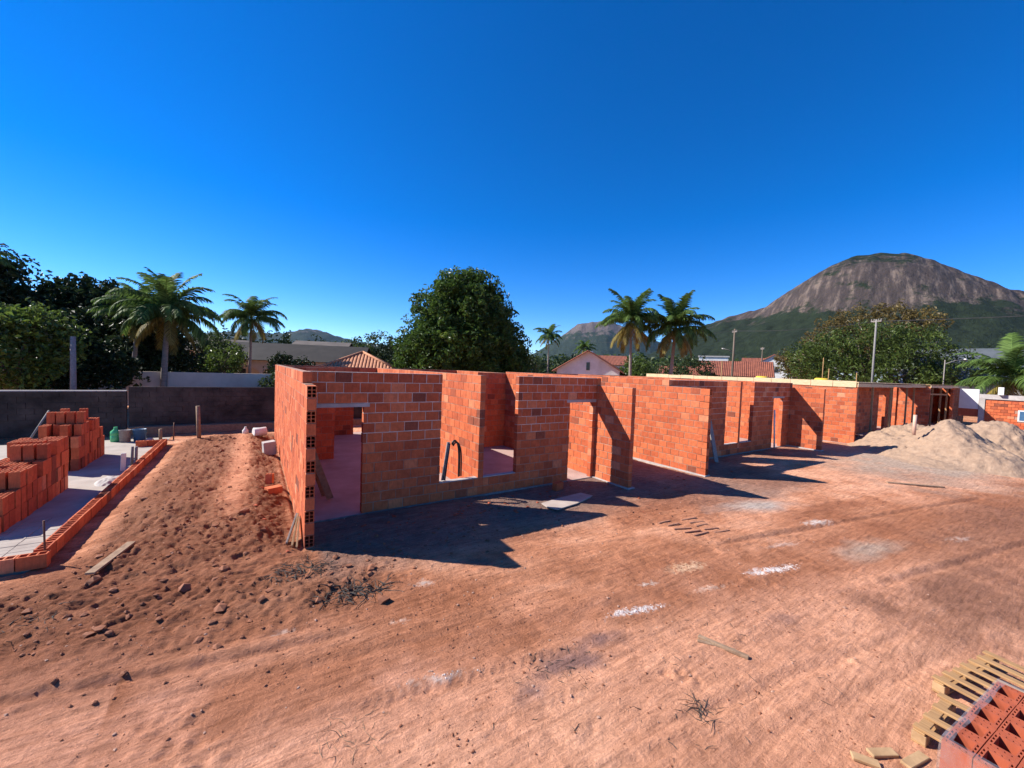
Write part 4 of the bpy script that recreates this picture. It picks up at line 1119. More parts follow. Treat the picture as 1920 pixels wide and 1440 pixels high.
gable_house('house', (-9.8, 34.5, 0), R(20), 6.5, 6, 2.7, 3.7, 'wall_grey', 'roof_grey', 'house under the dark trees, white walls greyed to suggest deep shade', ridge='x', rows=False, wins=[(-2.6, -1.4, .9, 2.1), (.4, 2.2, 1.2, 2.2, 'glass', 'wall_white', True, 3)])  # grey wall colour stands in for tree shade on white walls
MB().box(-6.3, 1.3, 31.95, 32.15, -.1, 2.02).build('garden_wall', M['wall_cream'], label='plain cream garden wall behind the coconut palms', cat='wall')
gable_house('house', (38.0, 39.7, 0), R(-50), 8.4, 9, 3.2, 5.75, 'wall_white', 'roof_red', 'house with white gable and small dark window under red tiles', wins=[(-.25, .35, 3.1, 4.3)], over=.6)
gable_house('house', (50.5, 49.0, 0), R(-40), 8.0, 7, 4.4, 5.9, 'wall_white', 'roof_red', 'white house with red roof behind the white gable', ridge='x', wins=[(-3, -2, 3, 4), (0, 1, 3, 4)])
MB().box(-.3, .3, -.3, .3, 0, 1.0).build('water_tank', M['pvc'], None, (49.9, 51.5, 5.6), label='white water tank on the roof behind the white gable', cat='tank')
gable_house('house', (58.6, 31.0, 0), R(-62), 9.2, 7, 3.3, 5.3, 'wall_white', 'roof_red', 'house with long plain red roof and white end wall', ridge='x', wins=[(-3, -2, 1.2, 2.3)])
gable_house('house', (51.5, 34.2, 0), R(-55), 6, 6, 3.0, 4.2, 'wall_cream', 'roof_red', 'low brown-roofed house next to the coconut pair', ridge='x')
gable_house('house', (73.0, 32.0, 0), R(-66), 5.8, 6, 5.2, 6.9, 'wall_white', 'roof_red', 'white two-storey house with dark windows beside the feathery tree', over=.25,
            wins=[(-2.2, -1.5, 4.0, 5.0), (-.6, .7, 3.9, 5.0, 'glass', 'wall_white', True, 2), (1.5, 2.5, 3.9, 5.0), (-2.2, -1.2, 1.2, 2.3)])
gable_house('house', (82, 36.5, 0), R(-66), 9, 6, 5.0, 6.8, 'wall_cream', 'roof_red', 'brown-tiled house up behind the white two-storey house', ridge='x')
wb = empty('white_building', (93.5, 54.5, 0), R(-60), label='small flat white building above the long red roof', cat='building')
MB().box(-3.2, 3.2, 0, 6, 0, 7.6).build('wall', M['wall_white'], wb); MB().box(-3.4, 3.4, -.2, 6.2, 7.6, 7.9).build('roof', M['concrete'], wb)
for i in range(3): window(wb, -2.6+i*2, -1.4+i*2, 5.6, 6.8, 0)
gable_house('house', (60.5, 8.6, 0), R(-78), 8.5, 8, 3.6, 6.9, 'wall_grey', 'roof_slate', 'house with dark slate roof behind the short palm', ridge='x', rows=False, wins=[(-2, -1, 1.5, 2.6)])
lb = empty('pale_blue_building', (69.5, 18.8, 0), R(-74), label='pale blue building glimpsed through the feathery tree', cat='building')
MB().box(-3.5, 3.5, 0, 6, 0, 4.6).build('wall', plain('paint_pale_blue', (.50, .62, .70), (.42, .54, .62), .5, bmp=0), lb); MB().box(-3.8, 3.8, -.4, 6.2, 4.6, 4.85).build('roof', M['wall_white'], lb)
for i in range(3): window(lb, -2.8+i*2.2, -1.6+i*2.2, 2.6, 3.8, 0)

# low brick building at the right edge
rb = empty('low_brick_building', (43, 2.2, 0), label='low brick building with concrete ring beam behind the grey sand', cat='building')
MB().box(.03, .17, -5.5, 3.0, 0, 2.1).build('wall', M['mortar'], rb)
rest = []
for k in range(10):
    y = -5.5-(.15 if k % 2 else 0)
    while y < 3.0:
        a_, b_ = max(y, -5.5), min(y+.3, 3.0)
        zc = .12+.2*k
        hole = (.45 < (a_+b_)/2 < 1.55 or -2.6 < (a_+b_)/2 < -1.4) and .7 < zc < 1.45
        if b_-a_ > .04 and not hole: rest.append(((a_+b_)/2, zc, b_-a_))
        y += .3
rest.sort(key=lambda t: -t[0])
for y, z, ln in rest[:120]: link('brick', ME_SOLID, rb, (.07, y, z), (0, 0, R(90)), (ln/BL*.96, 1, 1))
V, F, A = [], [], []
bx = np.array([(x, y, z) for x in (-.5, .5) for y in (-.5, .5) for z in (-.5, .5)]); fc = np.array([(0, 1, 3, 2), (4, 6, 7, 5), (0, 4, 5, 1), (2, 3, 7, 6), (0, 2, 6, 4), (1, 5, 7, 3)])
for i, (y, z, ln) in enumerate(rest[120:]):
    V.append(bx*np.array((.14, ln*.97, .19))+np.array((.07, y, z))); F.append(fc+8*i); A.append(np.full(8, random.random()))
link('bricks', np_mesh('bricks', np.concatenate(V), np.concatenate(F), M['brick_j'], False, {'rnd': np.concatenate(A)}), rb, kind='stuff')
for yc in (1.0, -2.0):
    w_ = MB().box(-.02, .20, yc-.56, yc+.56, .70, 1.46).build('window', M['wall_white'], rb)
    MB().box(-.035, -.022, yc-.48, yc+.48, .78, 1.38).build('pane', M['blue'], w_)
MB().box(-.06, .22, -5.5, 3.3, 2.1, 2.42).build('ring_beam', M['concrete'], rb)
MB().box(-.05, .2, 3.02, 3.3, 0, 2.1).build('column', M['concrete'], rb)
MB().box(.0, .16, 3.32, 4.25, 1.35, 2.75).build('parapet', M['wall_white'], rb)
MB().box(.01, .15, 3.32, 4.25, .8, 1.35).build('infill', M['brick_raw'], rb)
MB().box(-.3, -.1, 2.2, 2.45, 2.42, 2.95).build('stub_column', M['wall_white'], rb)

# ------------------------------------------------------------------ poles and wires
def pole(name, loc, h, r0, r1, mat, label, arms=(), lamp=None, cat='utility pole'):
    p = empty(name, loc, label=label, cat=cat)
    MB().tube([(0, 0, -.3), (0, 0, h*.5), (0, 0, h)], [r0, (r0+r1)/2, r1], 10).build('shaft', M[mat], p)
    for (z, ln, a) in arms:
        m = MB().bar((-math.cos(a)*ln/2, -math.sin(a)*ln/2, z), (math.cos(a)*ln/2, math.sin(a)*ln/2, z), .1, .1).build('crossarm', M['wood_grey'], p)
        for s in (-.9, -.4, .4, .9):
            MB().lathe([(.03, 0), (.06, .05), (.03, .1), (.05, .14), (.02, .18)], 8, Matrix.Translation((math.cos(a)*ln/2*s, math.sin(a)*ln/2*s, z+.05))).build('insulator', M['wood_grey'], m)
    if lamp:
        z, ln, a = lamp
        m = MB().tube([(0, 0, z), (math.cos(a)*ln*.5, math.sin(a)*ln*.5, z+.35), (math.cos(a)*ln, math.sin(a)*ln, z+.5)], .035, 6).build('lamp_arm', M['pole'], p)
        MB().box(math.cos(a)*ln-.1, math.cos(a)*ln+.35, math.sin(a)*ln-.1, math.sin(a)*ln+.1, z+.42, z+.55, bevel=.03).build('lamp_head', M['pvc'], m)
    return p
pole('utility_pole', (52.97, 28.19, 0), 9.3, .15, .10, 'pole_wood', 'dark timber utility pole with crossarm and lamp near the long red roof', [(8.9, 1.0, R(60))], (6.2, 1.3, R(130)))
pole('utility_pole', (68.0, 31.64, 0), 7.9, .10, .07, 'pole_wood', 'thin pole in front of the white two-storey house', [(7.6, .8, R(60))])
pole('utility_pole', (48.34, 12.78, 0), 8.8, .10, .07, 'pole', 'pale concrete utility pole in front of the feathery tree', [(8.62, .8, R(80))])
pole('utility_pole', (-6.65, 25.14, 0), 3.7, .11, .09, 'wood_grey', 'grey concrete pole behind the blackened wall', [], None)
pole('street_lamp', (56.5, 9.6, 0), 5.4, .05, .04, 'wood_grey', 'street lamp with short white arm by the slate roof', [], (5.0, 1.4, R(-60)), 'street lamp')
def wire(a, b, sag, r, label, group):
    a, b = Vector(a), Vector(b)
    pts = [a.lerp(b, t/14)-Vector((0, 0, sag*4*(t/14)*(1-t/14))) for t in range(15)]
    MB().tube(pts, r, 5).build('overhead_wire', M['cable'], None, label=label, cat='wire', group=group)
for dz, da in ((8.62, -.35), (8.62, .35)):
    wire((52.97+da*.5, 28.19+da*.87, dz+.45), (48.34+da*.2, 12.78+da, dz), .35, .014, 'overhead wire between timber pole and concrete pole', 'wires between the poles')
    wire((48.34+da*.2, 12.78+da, dz), (47.5+da*.2, -22, dz+.3), .5, .014, 'overhead wire running on past the concrete pole', 'wires beyond the concrete pole')
    wire((52.97+da*.5, 28.19+da*.87, dz+.45), (60+da*.5, 66+da*.8, 9.2), .5, .014, 'overhead wire leaving the timber pole over the houses', 'wires over the houses')
# thin rods sticking up behind the boarded deck
for i, (x, y, zt2) in enumerate(((37.4, 12.5, 3.9), (40.6, 14.0, 4.9), (41.6, 12.0, 3.7), (25.0, 14.0, 4.0))):
    MB().tube([(x, y, 0), (x+.02, y, zt2)], .03, 6).build('thin_rod', M['wood_fresh'], None, label='thin upright rod rising above the boarded deck', cat='rod', group='rods above the deck')

# ------------------------------------------------------------------ things lying about the site
def plank(name, a, b, wd, th, mat, label, cat='plank', group=None, up=(0, 0, 1)):
    a, b = Vector(a), Vector(b); o_ = a.copy()
    return MB().bar(a-o_, b-o_, wd, th, up, bevel=.003).build(name, M[mat], None, o_, label=label, cat=cat, group=group)

# black pipe bundle hung over the window sill
pb = empty('pipe_bundle', (3.7, 8.16, .44), label='bundle of bent black pipes leaning in the window opening', cat='pipes')
for i in range(9):
    f = i/8; dy_ = random.uniform(-.04, .05); r_ = .014+.006*random.random()
    if i < 6:                                          # straight lengths leaning together
        MB().tube([(-.17+.12*f, dy_, r_), (-.09+.10*f, dy_+.05, .42), (-.01+.09*f, dy_+.10, .80+.07*random.random())], r_, 7).build('pipe', M['black_plastic'] if i % 3 else M['wood_grey'], pb)
    else:                                              # lengths bent over into an arch
        pts = [(-.02+.02*i+(.24+.02*(i-6))*(1-math.cos(a_))/2-.05, dy_+.12, r_+(.86-.03*(i-6))*max(0, math.sin(a_))**.5) for a_ in [math.pi*(.30+.70*k/12) for k in range(13)]]
        MB().tube(pts, r_*.9, 7).build('pipe', M['black_plastic'], pb)

# planks leaning inside the doorway
for i, (y, x0, z1) in enumerate(((9.25, 1.42, 1.62), (9.55, 1.36, 1.50), (9.95, 1.40, 1.38))):
    plank('plank', (x0, y, .035), (.865, y-.1, z1), .14, .03, 'wood_old', 'dark plank leaning on the inner gable wall inside the doorway', group='planks inside the doorway', up=(0, 1, 0))
# short pale stakes by the gable's front end
for i, (x, y, tx, ty, tz) in enumerate(((.60, 7.03, .675, 7.50, .34), (.54, 7.10, .665, 7.62, .36), (.47, 7.22, .655, 7.72, .33))):
    z = zg(x, y)
    plank('wood_stake', (x, y, z+.01), (tx, ty, tz), .075, .028, 'wood' if i < 2 else 'wood_grey', 'short pale timber offcut propped against the gable foot', 'timber', 'offcuts at the gable foot', (1, 0, 0))
# plank in the red soil beside the slab corner
z0_, z1_ = zg(-1.77, 7.37), zg(-1.57, 8.16)
plank('plank', (-1.80, 7.34, z0_+.05), (-1.55, 8.18, z1_+.06), .11, .03, 'wood_old', 'brown plank lying in churned soil next to the slab corner')
# broad board on the ground in front of the second doorway
poly = [(-.72, -.10), (-.68, .14), (-.1, .27), (.70, .36), (.80, .06), (.62, -.02), (.05, -.22), (-.62, -.34)]
zb = max(zg(6.07+px, 6.76+py) for px, py in poly)
MB().prism(poly, .022).build('board_sheet', M['board'], None, (6.07, 6.76, zb+.004), (R(-.8), R(.8), 0), label='broken sheet of pale board lying before the second doorway', cat='board')
link('hollow_brick', ME_HOLLOW, None, (6.45, 7.62, zg(6.45, 7.62)+.094), (0, 0, .25), label='single block lying by the board in front of the facade', cat='brick')
# loose bricks on the soil by the gable
link('hollow_brick', ME_HOLLOW, None, (.33, 10.55, zg(.33, 10.55)+.13), (0, R(-84), R(75)), (.9, 1, .9), label='loose hollow block standing on end on the soil heap', cat='brick')
link('hollow_brick', ME_HOLLOW, None, (.38, 9.78, zg(.38, 9.78)+.07), (R(90), 0, R(20)), (1, 1, 1), label='loose block lying flat on the soil by the gable wall', cat='brick')
# concrete block and bits by the far gable corner
MB().box(-.17, .17, -.12, .12, 0, .42, bevel=.012).build('concrete_block', M['concrete'], None, (.44, 14.3, zg(.44, 14.3)-.01), (R(4), R(-5), .2), label='grey concrete block leaning by the far gable base', cat='block')
MB().lathe([(.14, -.2), (.16, -.19), (.15, .0), (.165, .19), (.16, .2)], 14, Matrix.Rotation(R(90), 4, 'Y')).build('bucket', M['pvc'], None, (.20, 16.9, zg(.2, 16.9)+.15), (0, 0, .3), label='white bucket lying on its side on the heap', cat='bucket')
MB().lathe([(.07, 0), (.10, .02), (.10, .16), (.05, .22), (.035, .27), (.035, .29)], 12).build('plastic_bottle', M['pvc'], None, (-.24, 17.9, zg(-.24, 17.9)-.005), label='small white plastic bottle on top of the heap', cat='bottle')
# jug, buckets on the slab
MB().lathe([(.12, 0), (.14, .02), (.14, .20), (.125, .22), (.14, .24), (.14, .34), (.06, .42), (.05, .48), (.05, .50)], 14).build('water_jug', M['green'], None, (-3.95, 18.72, .004), label='green water jug standing on the slab', cat='jug')
MB().lathe([(.13, 0), (.145, .01), (.16, .40), (.17, .41), (.15, .412), (.13, .30)], 16).build('bucket', M['wood_grey'], None, (-3.68, 18.55, .004), label='dark bucket between green jug and blue bucket', cat='bucket')
bb = empty('bucket', (-3.32, 18.62, .004), label='blue bucket with pale side standing on the slab', cat='bucket')
MB().lathe([(.15, 0), (.16, .01), (.19, .40), (.20, .41), (.18, .412), (.15, .30)], 16).build('body', M['blue'], bb)
MB().tube([(.19*math.cos(a_), .05, .38+.10*math.sin(a_)) for a_ in [math.pi*k/10 for k in range(11)]], .008, 6).build('handle', M['steel'], bb)
MB().lathe([(.10, 0), (.12, .03), (.10, .07), (.03, .1)], 10).build('cement_lump', M['concrete'], None, (-3.05, 18.55, .004), label='pale lump of cement by the blue bucket', cat='lump')
# stakes and rods
def rod(name, a, b, r, mat, label, cat):
    a, b = Vector(a), Vector(b)
    return MB().tube([(0, 0, 0), (b-a)*.5, b-a], r, 8).build(name, M[mat], None, a, label=label, cat=cat)
rod('wood_post', (-1.56, 17.3, .05), (-1.60, 17.3, 1.32), .06, 'wood_old', 'round brown timber post standing at the end of the heap', 'post')
rod('wood_post', (-2.78, 18.7, 0), (-2.78, 18.7, .38), .05, 'wood_old', 'short brown post at the slab edge', 'post')
rod('steel_rod', (-2.40, 18.5, -.1), (-2.38, 18.5, .62), .02, 'steel', 'thin rod standing by the short brown post', 'rod')
rod('wood_post', (-5.3, 19.3, 0), (-5.3, 19.3, .34), .06, 'wood_old', 'stub of brown post behind the stepped stack', 'post')
rod('steel_rod', (-6.05, 18.9, 0), (-5.75, 19.6, 1.02), .03, 'pole', 'pale rod leaning before the blackened wall', 'rod')
rod('steel_rod', (-2.45, 8.18, .02), (-2.46, 8.18, .62), .012, 'steel', 'rusty steel bar rising from the corner block of the first course', 'rod')
MB().box(-.05, .05, -.03, .03, 0, .46, bevel=.006).build('pipe_stub', M['pvc'], None, (-2.80, 13.9, .004), (0, R(2), .2), label='broad grey stub standing inside the first course', cat='stub')
for i, x in enumerate((-2.74, -2.66)):
    rod('pipe_stub', (x, 14.5, .004), (x+.01, 14.5, .52), .032, 'wood_grey' if i else 'pole', ('dark' if i else 'pale')+' thin stub of a pair beside the broad grey stub', 'stub')
# cement heap inside first course
def lump(name, loc, rx, ry, h, mat, label, cat, seed, amp=.3):
    n = 28; V = []; F = []
    xs = np.linspace(-1.15, 1.15, n); X, Y = np.meshgrid(xs, xs)
    Z = h*np.clip(1-(X**2+Y**2), -.3, 1)*(1+amp*fbm(X*2, Y*2, seed, 3))+h*.25*fbm(X*4, Y*4, seed+2, 2)-.02
    ix = np.arange(n*n).reshape(n, n); F = np.stack([ix[:-1, :-1], ix[:-1, 1:], ix[1:, 1:], ix[1:, :-1]], -1).reshape(-1, 4)
    keep = Z.ravel()[F].max(1) > -.03
    return link(name, np_mesh(name, np.stack([X*rx, Y*ry, Z], -1).reshape(-1, 3), F[keep], M[mat], True), None, loc, label=label, cat=cat)
lump('cement_heap', (-2.86, 12.9, .0), .22, .55, .10, 'concrete', 'grey smear of cement inside the first course', 'cement', 301)
# grey plank leaning on the second house's facade, white pipes in its doorway
plank('plank', (13.45, 7.52, zg(13.45, 7.52)+.01), (13.78, 8.055, 1.42), .24, .03, 'wood_grey', 'wide grey plank leaning against the shaded facade', up=(0, -1, 0))
rod('white_pipe', (18.72, 8.0, .0), (18.60, 8.03, 1.65), .035, 'pvc', 'upright white pipe leaning at the doorway jamb', 'pipe')
rod('pipe_stub', (22.6, 4.55, .9), (22.6, 4.55, 1.72), .06, 'pvc_orange', 'pinkish pipe stub sticking out of the sand heap', 'pipe')
# dusty blocks and pipe ends in the shade of the third house
for (x, y, rz) in ((26.3, 7.3, .3), (26.55, 7.5, 1.2), (26.4, 7.15, .9)):
    link('hollow_brick', ME_HOLLOW, None, (x, y, .115), (0, 0, rz), label='loose block on the floor of the boarded house', cat='brick', group='loose blocks in the boarded house')
plank('plank', (20.4, .9, .12), (23.4, 1.3, .42), .16, .035, 'wood_fresh', 'long pale plank half buried at the foot of the steep sand')
plank('plank', (15.9, 3.7, zg(15.9, 3.7)+.02), (16.9, 2.7, zg(16.9, 2.7)+.03), .10, .03, 'wood_old', 'dark stick lying on the sandy soil before the broad heap')
# yellow tubs on the boards
for (x, y) in ((24.3, 8.4), (24.4, 11.3)):
    MB().lathe([(.42, 0), (.40, .02), (.28, .26), (.24, .28), (.02, .28)], 14).build('yellow_tub', M['yellow'], None, (x, y, 2.97 if y < 8.2 else 2.82), label='upturned yellow tub on top of the boarded wall', cat='tub', group='yellow tubs on the boarded house')
# half buried slats in the lane
bp_ = empty('buried_slats', (7.5, 4.45, zg(7.5, 4.45)), R(-13), label='row of short broken slats half buried in the lane', cat='timber')
for i in range(5):
    for j in range(2):
        x = -.55+.55*j+random.uniform(-.05, .05)+.05*i; y = .34-.17*i
        MB().bar((x-.2, y, random.uniform(-.006, .006)), (x+random.uniform(.1, .22), y+random.uniform(-.05, .05), random.uniform(-.004, .016)), .04, .024, bevel=.004).build('slat', M['wood_soil'], bp_)
plank('plank', (4.30, 2.50, zg(4.3, 2.5)+.012), (4.45, 2.02, zg(4.45, 2.02)+.014), .05, .03, 'wood_old', 'thin slat half buried near the ash stain')
plank('plank', (4.22, 2.46, zg(4.22, 2.46)+.006), (4.46, 2.16, zg(4.46, 2.16)+.008), .04, .02, 'wood_old', 'thinner slat crossing the buried one')

# ------------------------------------------------------------------ pallets and wrapped blocks
def pallet(loc, rz, nsl, Lx, Ly, label, mat='wood_fresh', seed=5, sw=.07):
    rs = random.Random(seed)
    p = empty('wooden_pallet', loc, rz, label=label, cat='pallet')
    sl = MB().box(-sw/2, sw/2, -Ly, 0, 0, .02, bevel=.003).mesh('slat', M[mat])
    bt = MB().box(-Lx/2, Lx/2, -.045, .045, 0, .018, bevel=.003).mesh('bottom_board', M[mat])
    st = MB().box(-Lx/2, Lx/2, -.035, .035, 0, .018, bevel=.003).mesh('stringer', M[mat])
    bk = MB().box(-.05, .05, -.045, .045, 0, .075, bevel=.004).mesh('block', M['wood'])
    for y in (-.05, -Ly/2, -Ly+.05):
        link('bottom_board', bt, p, (Lx/2, y, .0)); link('stringer', st, p, (Lx/2, y, .094))
        for x in (.05, Lx/2, Lx-.05): link('block', bk, p, (x, y, .0185))
    for i in range(nsl):
        x = .045+(Lx-.09)*i/(nsl-1)
        link('slat', sl, p, (x, rs.uniform(-.012, .012), .1125), (0, 0, rs.uniform(-.012, .012)))
    return p
pallet((5.58, .87, zg(5.9, .5)), R(-11), 7, 1.12, 1.2, 'empty pale pallet with seven slats lying by the wrapped blocks', seed=6)
pallet((4.64, .82, zg(4.9, .5)), R(-4), 4, .74, 1.1, 'narrow pallet with four slats pushed against the larger pallet', seed=8)
ang = R(-5.5)
zl = zg(3.6, 0)
pallet((3.10, .44, zl), ang, 6, 1.02, 1.0, 'pallet underneath the wrapped blocks', 'wood', seed=9)
ld = empty('block_bundle', (3.13, .44, zl+.135), ang, label='plastic-wrapped cube of red hollow blocks on a pallet', cat='blocks')
for k in range(5):
    for j in range(8):
        for i in range(5):
            if k == 4 or i == 0 or j == 0 or i == 4:
                link('hollow_block', ME_CHAMBER, ld, (.097+.192*i, -.06-.116*j, .096+.191*k+random.uniform(-.002, .002)), (0, 0, random.uniform(-.012, .012)))
# cling film: closes the top edge and the sides
fm_, n_, l_, b_ = new_mat('cling_film')
tr_ = n_.new('ShaderNodeBsdfTransparent'); gl_ = n_.new('ShaderNodeBsdfGlossy'); gl_.inputs['Roughness'].default_value = .18
df_ = n_.new('ShaderNodeBsdfDiffuse'); df_.inputs['Color'].default_value = (.55, .52, .50, 1)
m1_ = n_.new('ShaderNodeMixShader'); m1_.inputs[0].default_value = .35
m2_ = n_.new('ShaderNodeMixShader')
l_.new(df_.outputs[0], m1_.inputs[1]); l_.new(gl_.outputs[0], m1_.inputs[2])
tn_ = noise(n_, l_, 9, 5, .7, coord='Object'); tr2_ = ramp(n_, [(.35, (.05, .05, .05)), (.65, (.30, .30, .30))]); l_.new(tn_.outputs['Fac'], tr2_.inputs[0])
l_.new(tr2_.outputs[0], m2_.inputs[0]); l_.new(tr_.outputs[0], m2_.inputs[1]); l_.new(m1_.outputs[0], m2_.inputs[2])
l_.new(m2_.outputs[0], n_['Material Output'].inputs['Surface'])
m = MB()
x0, x1, y0, y1, zt_ = -.008, .972, -.935, .006, .968
def wr(i, s): return s*.006*math.sin(i*12.9)
N_ = 24
per = [(x0+(x1-x0)*i/N_, y1) for i in range(N_)]+[(x1, y1+(y0-y1)*i/N_) for i in range(N_)]+[(x1+(x0-x1)*i/N_, y0) for i in range(N_)]+[(x0, y0+(y1-y0)*i/N_) for i in range(N_)]
cx_, cy_ = (x0+x1)/2, (y0+y1)/2
rows_ = []
for zz, ins in ((.01, 0), (.3, .002), (.6, -.002), (.9, 0), (zt_, .004), (zt_+.004, .02), (zt_+.002, .04)):
    rows_.append([m.bm.verts.new((px+(cx_-px)/abs(cx_-px+1e-9)*min(abs(cx_-px), ins+abs(wr(q, 1))*(.6 if ins < .01 else 1.5))*(1 if abs(px-x0) < .001 or abs(px-x1) < .001 or ins > .01 else 0),
                                  py+(cy_-py)/abs(cy_-py+1e-9)*min(abs(cy_-py), ins+abs(wr(q+7, 1))*(.6 if ins < .01 else 1.5))*(1 if abs(py-y0) < .001 or abs(py-y1) < .001 or ins > .01 else 0), zz)) for q, (px, py) in enumerate(per)])
for a_, b_ in zip(rows_, rows_[1:]):
    for q in range(len(per)): m.bm.faces.new((a_[q], a_[(q+1) % len(per)], b_[(q+1) % len(per)], b_[q]))
m.build('plastic_wrap', fm_, ld)
rod('green_hose', (3.36, .02, zl+1.118), (3.66, .16, zl+1.118), .016, 'char', 'short dark hose lying across the wrapped blocks', 'hose')
for i, (x, y, rz, s) in enumerate(((4.26, .90, .5, 1), (4.40, .74, .2, 1.2), (4.06, .95, 1.0, .8))):
    MB().box(-.11*s, .11*s, -.035, .035, 0, .025, bevel=.004).build('wood_offcut', M['wood'], None, (x, y, zg(x, y)+.004), (.03, .02, -rz), label='pale splintered offcut on the soil before the wrapped blocks', cat='timber', group='offcuts by the wrapped blocks')

# ------------------------------------------------------------------ loose soil, gravel, roots
def rocks(name, pts, sizes, mat, seed, flat=.65):
    rs = np.random.default_rng(seed)
    bm = bmesh.new(); bmesh.ops.create_icosphere(bm, subdivisions=1, radius=1)
    bm.verts.ensure_lookup_table()
    v0 = np.array([v.co[:] for v in bm.verts]); f0 = np.array([[v.index for v in f.verts] for f in bm.faces]); bm.free()
    n = len(pts); V = np.repeat(v0[None], n, 0)*(1+.35*rs.normal(size=(n, len(v0), 1)).clip(-1, 1))
    a = rs.random(n)*6.283; c, s = np.cos(a)[:, None], np.sin(a)[:, None]
    V[:, :, 0] *= (.8+.7*rs.random((n, 1))); V[:, :, 2] *= flat
    X = V[:, :, 0]*c-V[:, :, 1]*s; Y = V[:, :, 0]*s+V[:, :, 1]*c
    V[:, :, 0], V[:, :, 1] = X, Y
    V = V*np.asarray(sizes)[:, None, None]
    P = np.array(pts); P = np.c_[P, gz(P[:, 0], P[:, 1])+np.asarray(sizes)*.22]
    V = V+P[:, None]
    F = f0[None]+(np.arange(n)*len(v0))[:, None, None]
    link(name, np_mesh(name, V.reshape(-1, 3), F.reshape(-1, 3), M[mat], False), kind='stuff')
def scatter(n, seed, dens):
    rs = np.random.default_rng(seed); out = []
    while len(out) < n:
        x = rs.uniform(-4, 14, 4000); y = rs.uniform(.6, 18, 4000)
        k = (rs.random(4000) < dens(x, y)) & (flat_mask(x, y) < .01)
        out += list(zip(x[k], y[k]))
    return np.array(out[:n]), rs
P_, rs_ = scatter(3400, 401, lambda x, y: np.clip(rough_amount(x, y), 0, 1)*.9)
rocks('dirt_clods', P_, .004+.022*rs_.random(len(P_))**4.5, 'clod', 402)
P_, rs_ = scatter(3600, 421, lambda x, y: np.clip(1.3-blob(x, y, 2.6, 3.2, 5.0, 2.4, -.2), 0, 1)*np.clip(.5+1.4*fbm(x*.9, y*.9, 422, 3), 0.03, 1))
rocks('soil_crumbs', P_, .003+.010*rs_.random(len(P_))**4, 'clod', 423)
P_, rs_ = scatter(80, 403, lambda x, y: np.clip(rough_amount(x, y)-.2, 0, 1)*np.clip(1.4-blob(x, y, -.3, 6.0, 2.4, 1.3), .12, 1))
rocks('dirt_lumps', P_, .028+.05*rs_.random(len(P_))**2.2, 'clod', 404)
P_, rs_ = scatter(1500, 405, lambda x, y: np.clip(.20-.012*np.hypot(x-2, y-4), .01, 1)+.3*np.clip(1.3-blob(x, y, 2.6, 5.2, 2.6, .8), 0, 1)+.25*np.clip(1.2-blob(x, y, 2.8, 3.0, 1.4, .5), 0, 1))
rocks('gravel', P_, .004+.012*rs_.random(len(P_))**2.5, 'stone', 406)
P_, rs_ = scatter(300, 407, lambda x, y: np.clip(1.2-blob(x, y, 3.2, 6.5, 2.4, 1.0), 0, 1)+.4*np.clip(1.1-blob(x, y, 6.6, 5.6, 2.2, .8), 0, 1))
rocks('rubble', P_, .006+.026*rs_.random(len(P_))**4, 'clod', 408)
P_, rs_ = scatter(260, 409, lambda x, y: np.clip(1.15-blob(x, y, 6.85, 2.82, .6, .11, -.24), 0, 1)+np.clip(1.15-blob(x, y, 4.12, 3.18, .46, .09, -.24), 0, 1)+.5*np.clip(1.1-blob(x, y, 1.55, 3.42, .4, .06, -.24), 0, 1))
rocks('lime_crumbs', P_, .003+.008*rs_.random(len(P_))**2, 'lime', 410)
P_, rs_ = scatter(260, 411, lambda x, y: np.clip(1.2-blob(x, y, 4.6, 7.3, 4.2, .7), 0, 1)+.5*np.clip(1.2-blob(x, y, .35, 9.5, .35, 3), 0, 1)+.25*np.clip(1.2-blob(x, y, 10, 6.5, 3.5, 1.2), 0, 1))
rocks('brick_shards', P_, .008+.035*rs_.random(len(P_))**3, 'brick_raw', 412, .5)
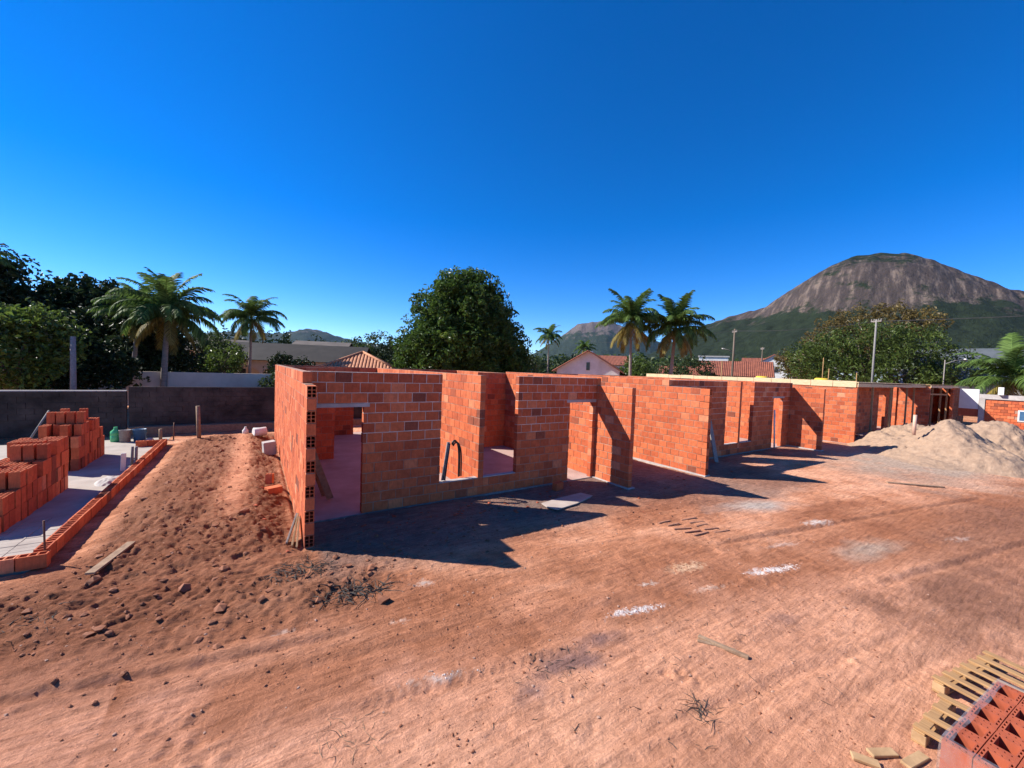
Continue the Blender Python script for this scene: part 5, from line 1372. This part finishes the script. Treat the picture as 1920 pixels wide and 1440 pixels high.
# roots and dry twigs
def twigs(name, cx, cy, rx, ry, n, seed, mat, lmin, lmax, rad, lift=.05):
    rs = random.Random(seed); m = MB()
    for i in range(n):
        a = rs.uniform(0, 6.28); q = rs.random()**.6
        x, y = cx+math.cos(a)*rx*q, cy+math.sin(a)*ry*q; z = zg(x, y)
        b = rs.uniform(0, 6.28); L = rs.uniform(lmin, lmax)
        p = [Vector((x, y, z))]; d = Vector((math.cos(b), math.sin(b), rs.uniform(-.05, .5)))
        for k in range(3):
            d = (d+Vector((rs.uniform(-.5, .5), rs.uniform(-.5, .5), rs.uniform(-.35, .15)))).normalized()
            nx_ = p[-1]+d*L/3; nx_.z = max(nx_.z, zg(nx_.x, nx_.y)+.002); p.append(nx_)
        r_ = rad*rs.uniform(.5, 1.2); m.tube(p, [r_, r_*.85, r_*.6, r_*.25], 4, cap=False)
    m.build(name, M[mat], kind='stuff')
twigs('dry_roots', 1.15, 5.35, .45, .28, 110, 501, 'char', .08, .3, .008)
twigs('dry_roots', .60, 6.25, .45, .28, 110, 502, 'char', .06, .26, .007)
twigs('dry_twigs', 3.42, 1.88, .16, .13, 26, 503, 'char', .05, .2, .004)
twigs('dry_twigs', 2.62, 3.0, .5, .2, 30, 504, 'char', .03, .12, .004)
twigs('dry_twigs', 3.6, 2.2, 2.2, 1.1, 90, 505, 'char', .02, .12, .0035)
twigs('dry_twigs', -2.3, 6.4, .6, .5, 50, 506, 'char', .05, .2, .006)
twigs('dry_straw', .7, 3.25, .3, .22, 40, 507, 'wood_old', .04, .16, .003)

# ------------------------------------------------------------------ the air
hz, n_, l_, b_ = new_mat('haze_air')
n_.remove(b_)
vol = n_.new('ShaderNodeVolumePrincipled')
vol.inputs['Color'].default_value = (.34, .62, 1, 1)
vol.inputs['Density'].default_value = 0.000018
vol.inputs['Anisotropy'].default_value = 0.1
l_.new(vol.outputs[0], n_['Material Output'].inputs['Volume'])
MB().box(-7500, 7500, -7500, 9500, -30, 560).build('haze', hz, kind='stuff')
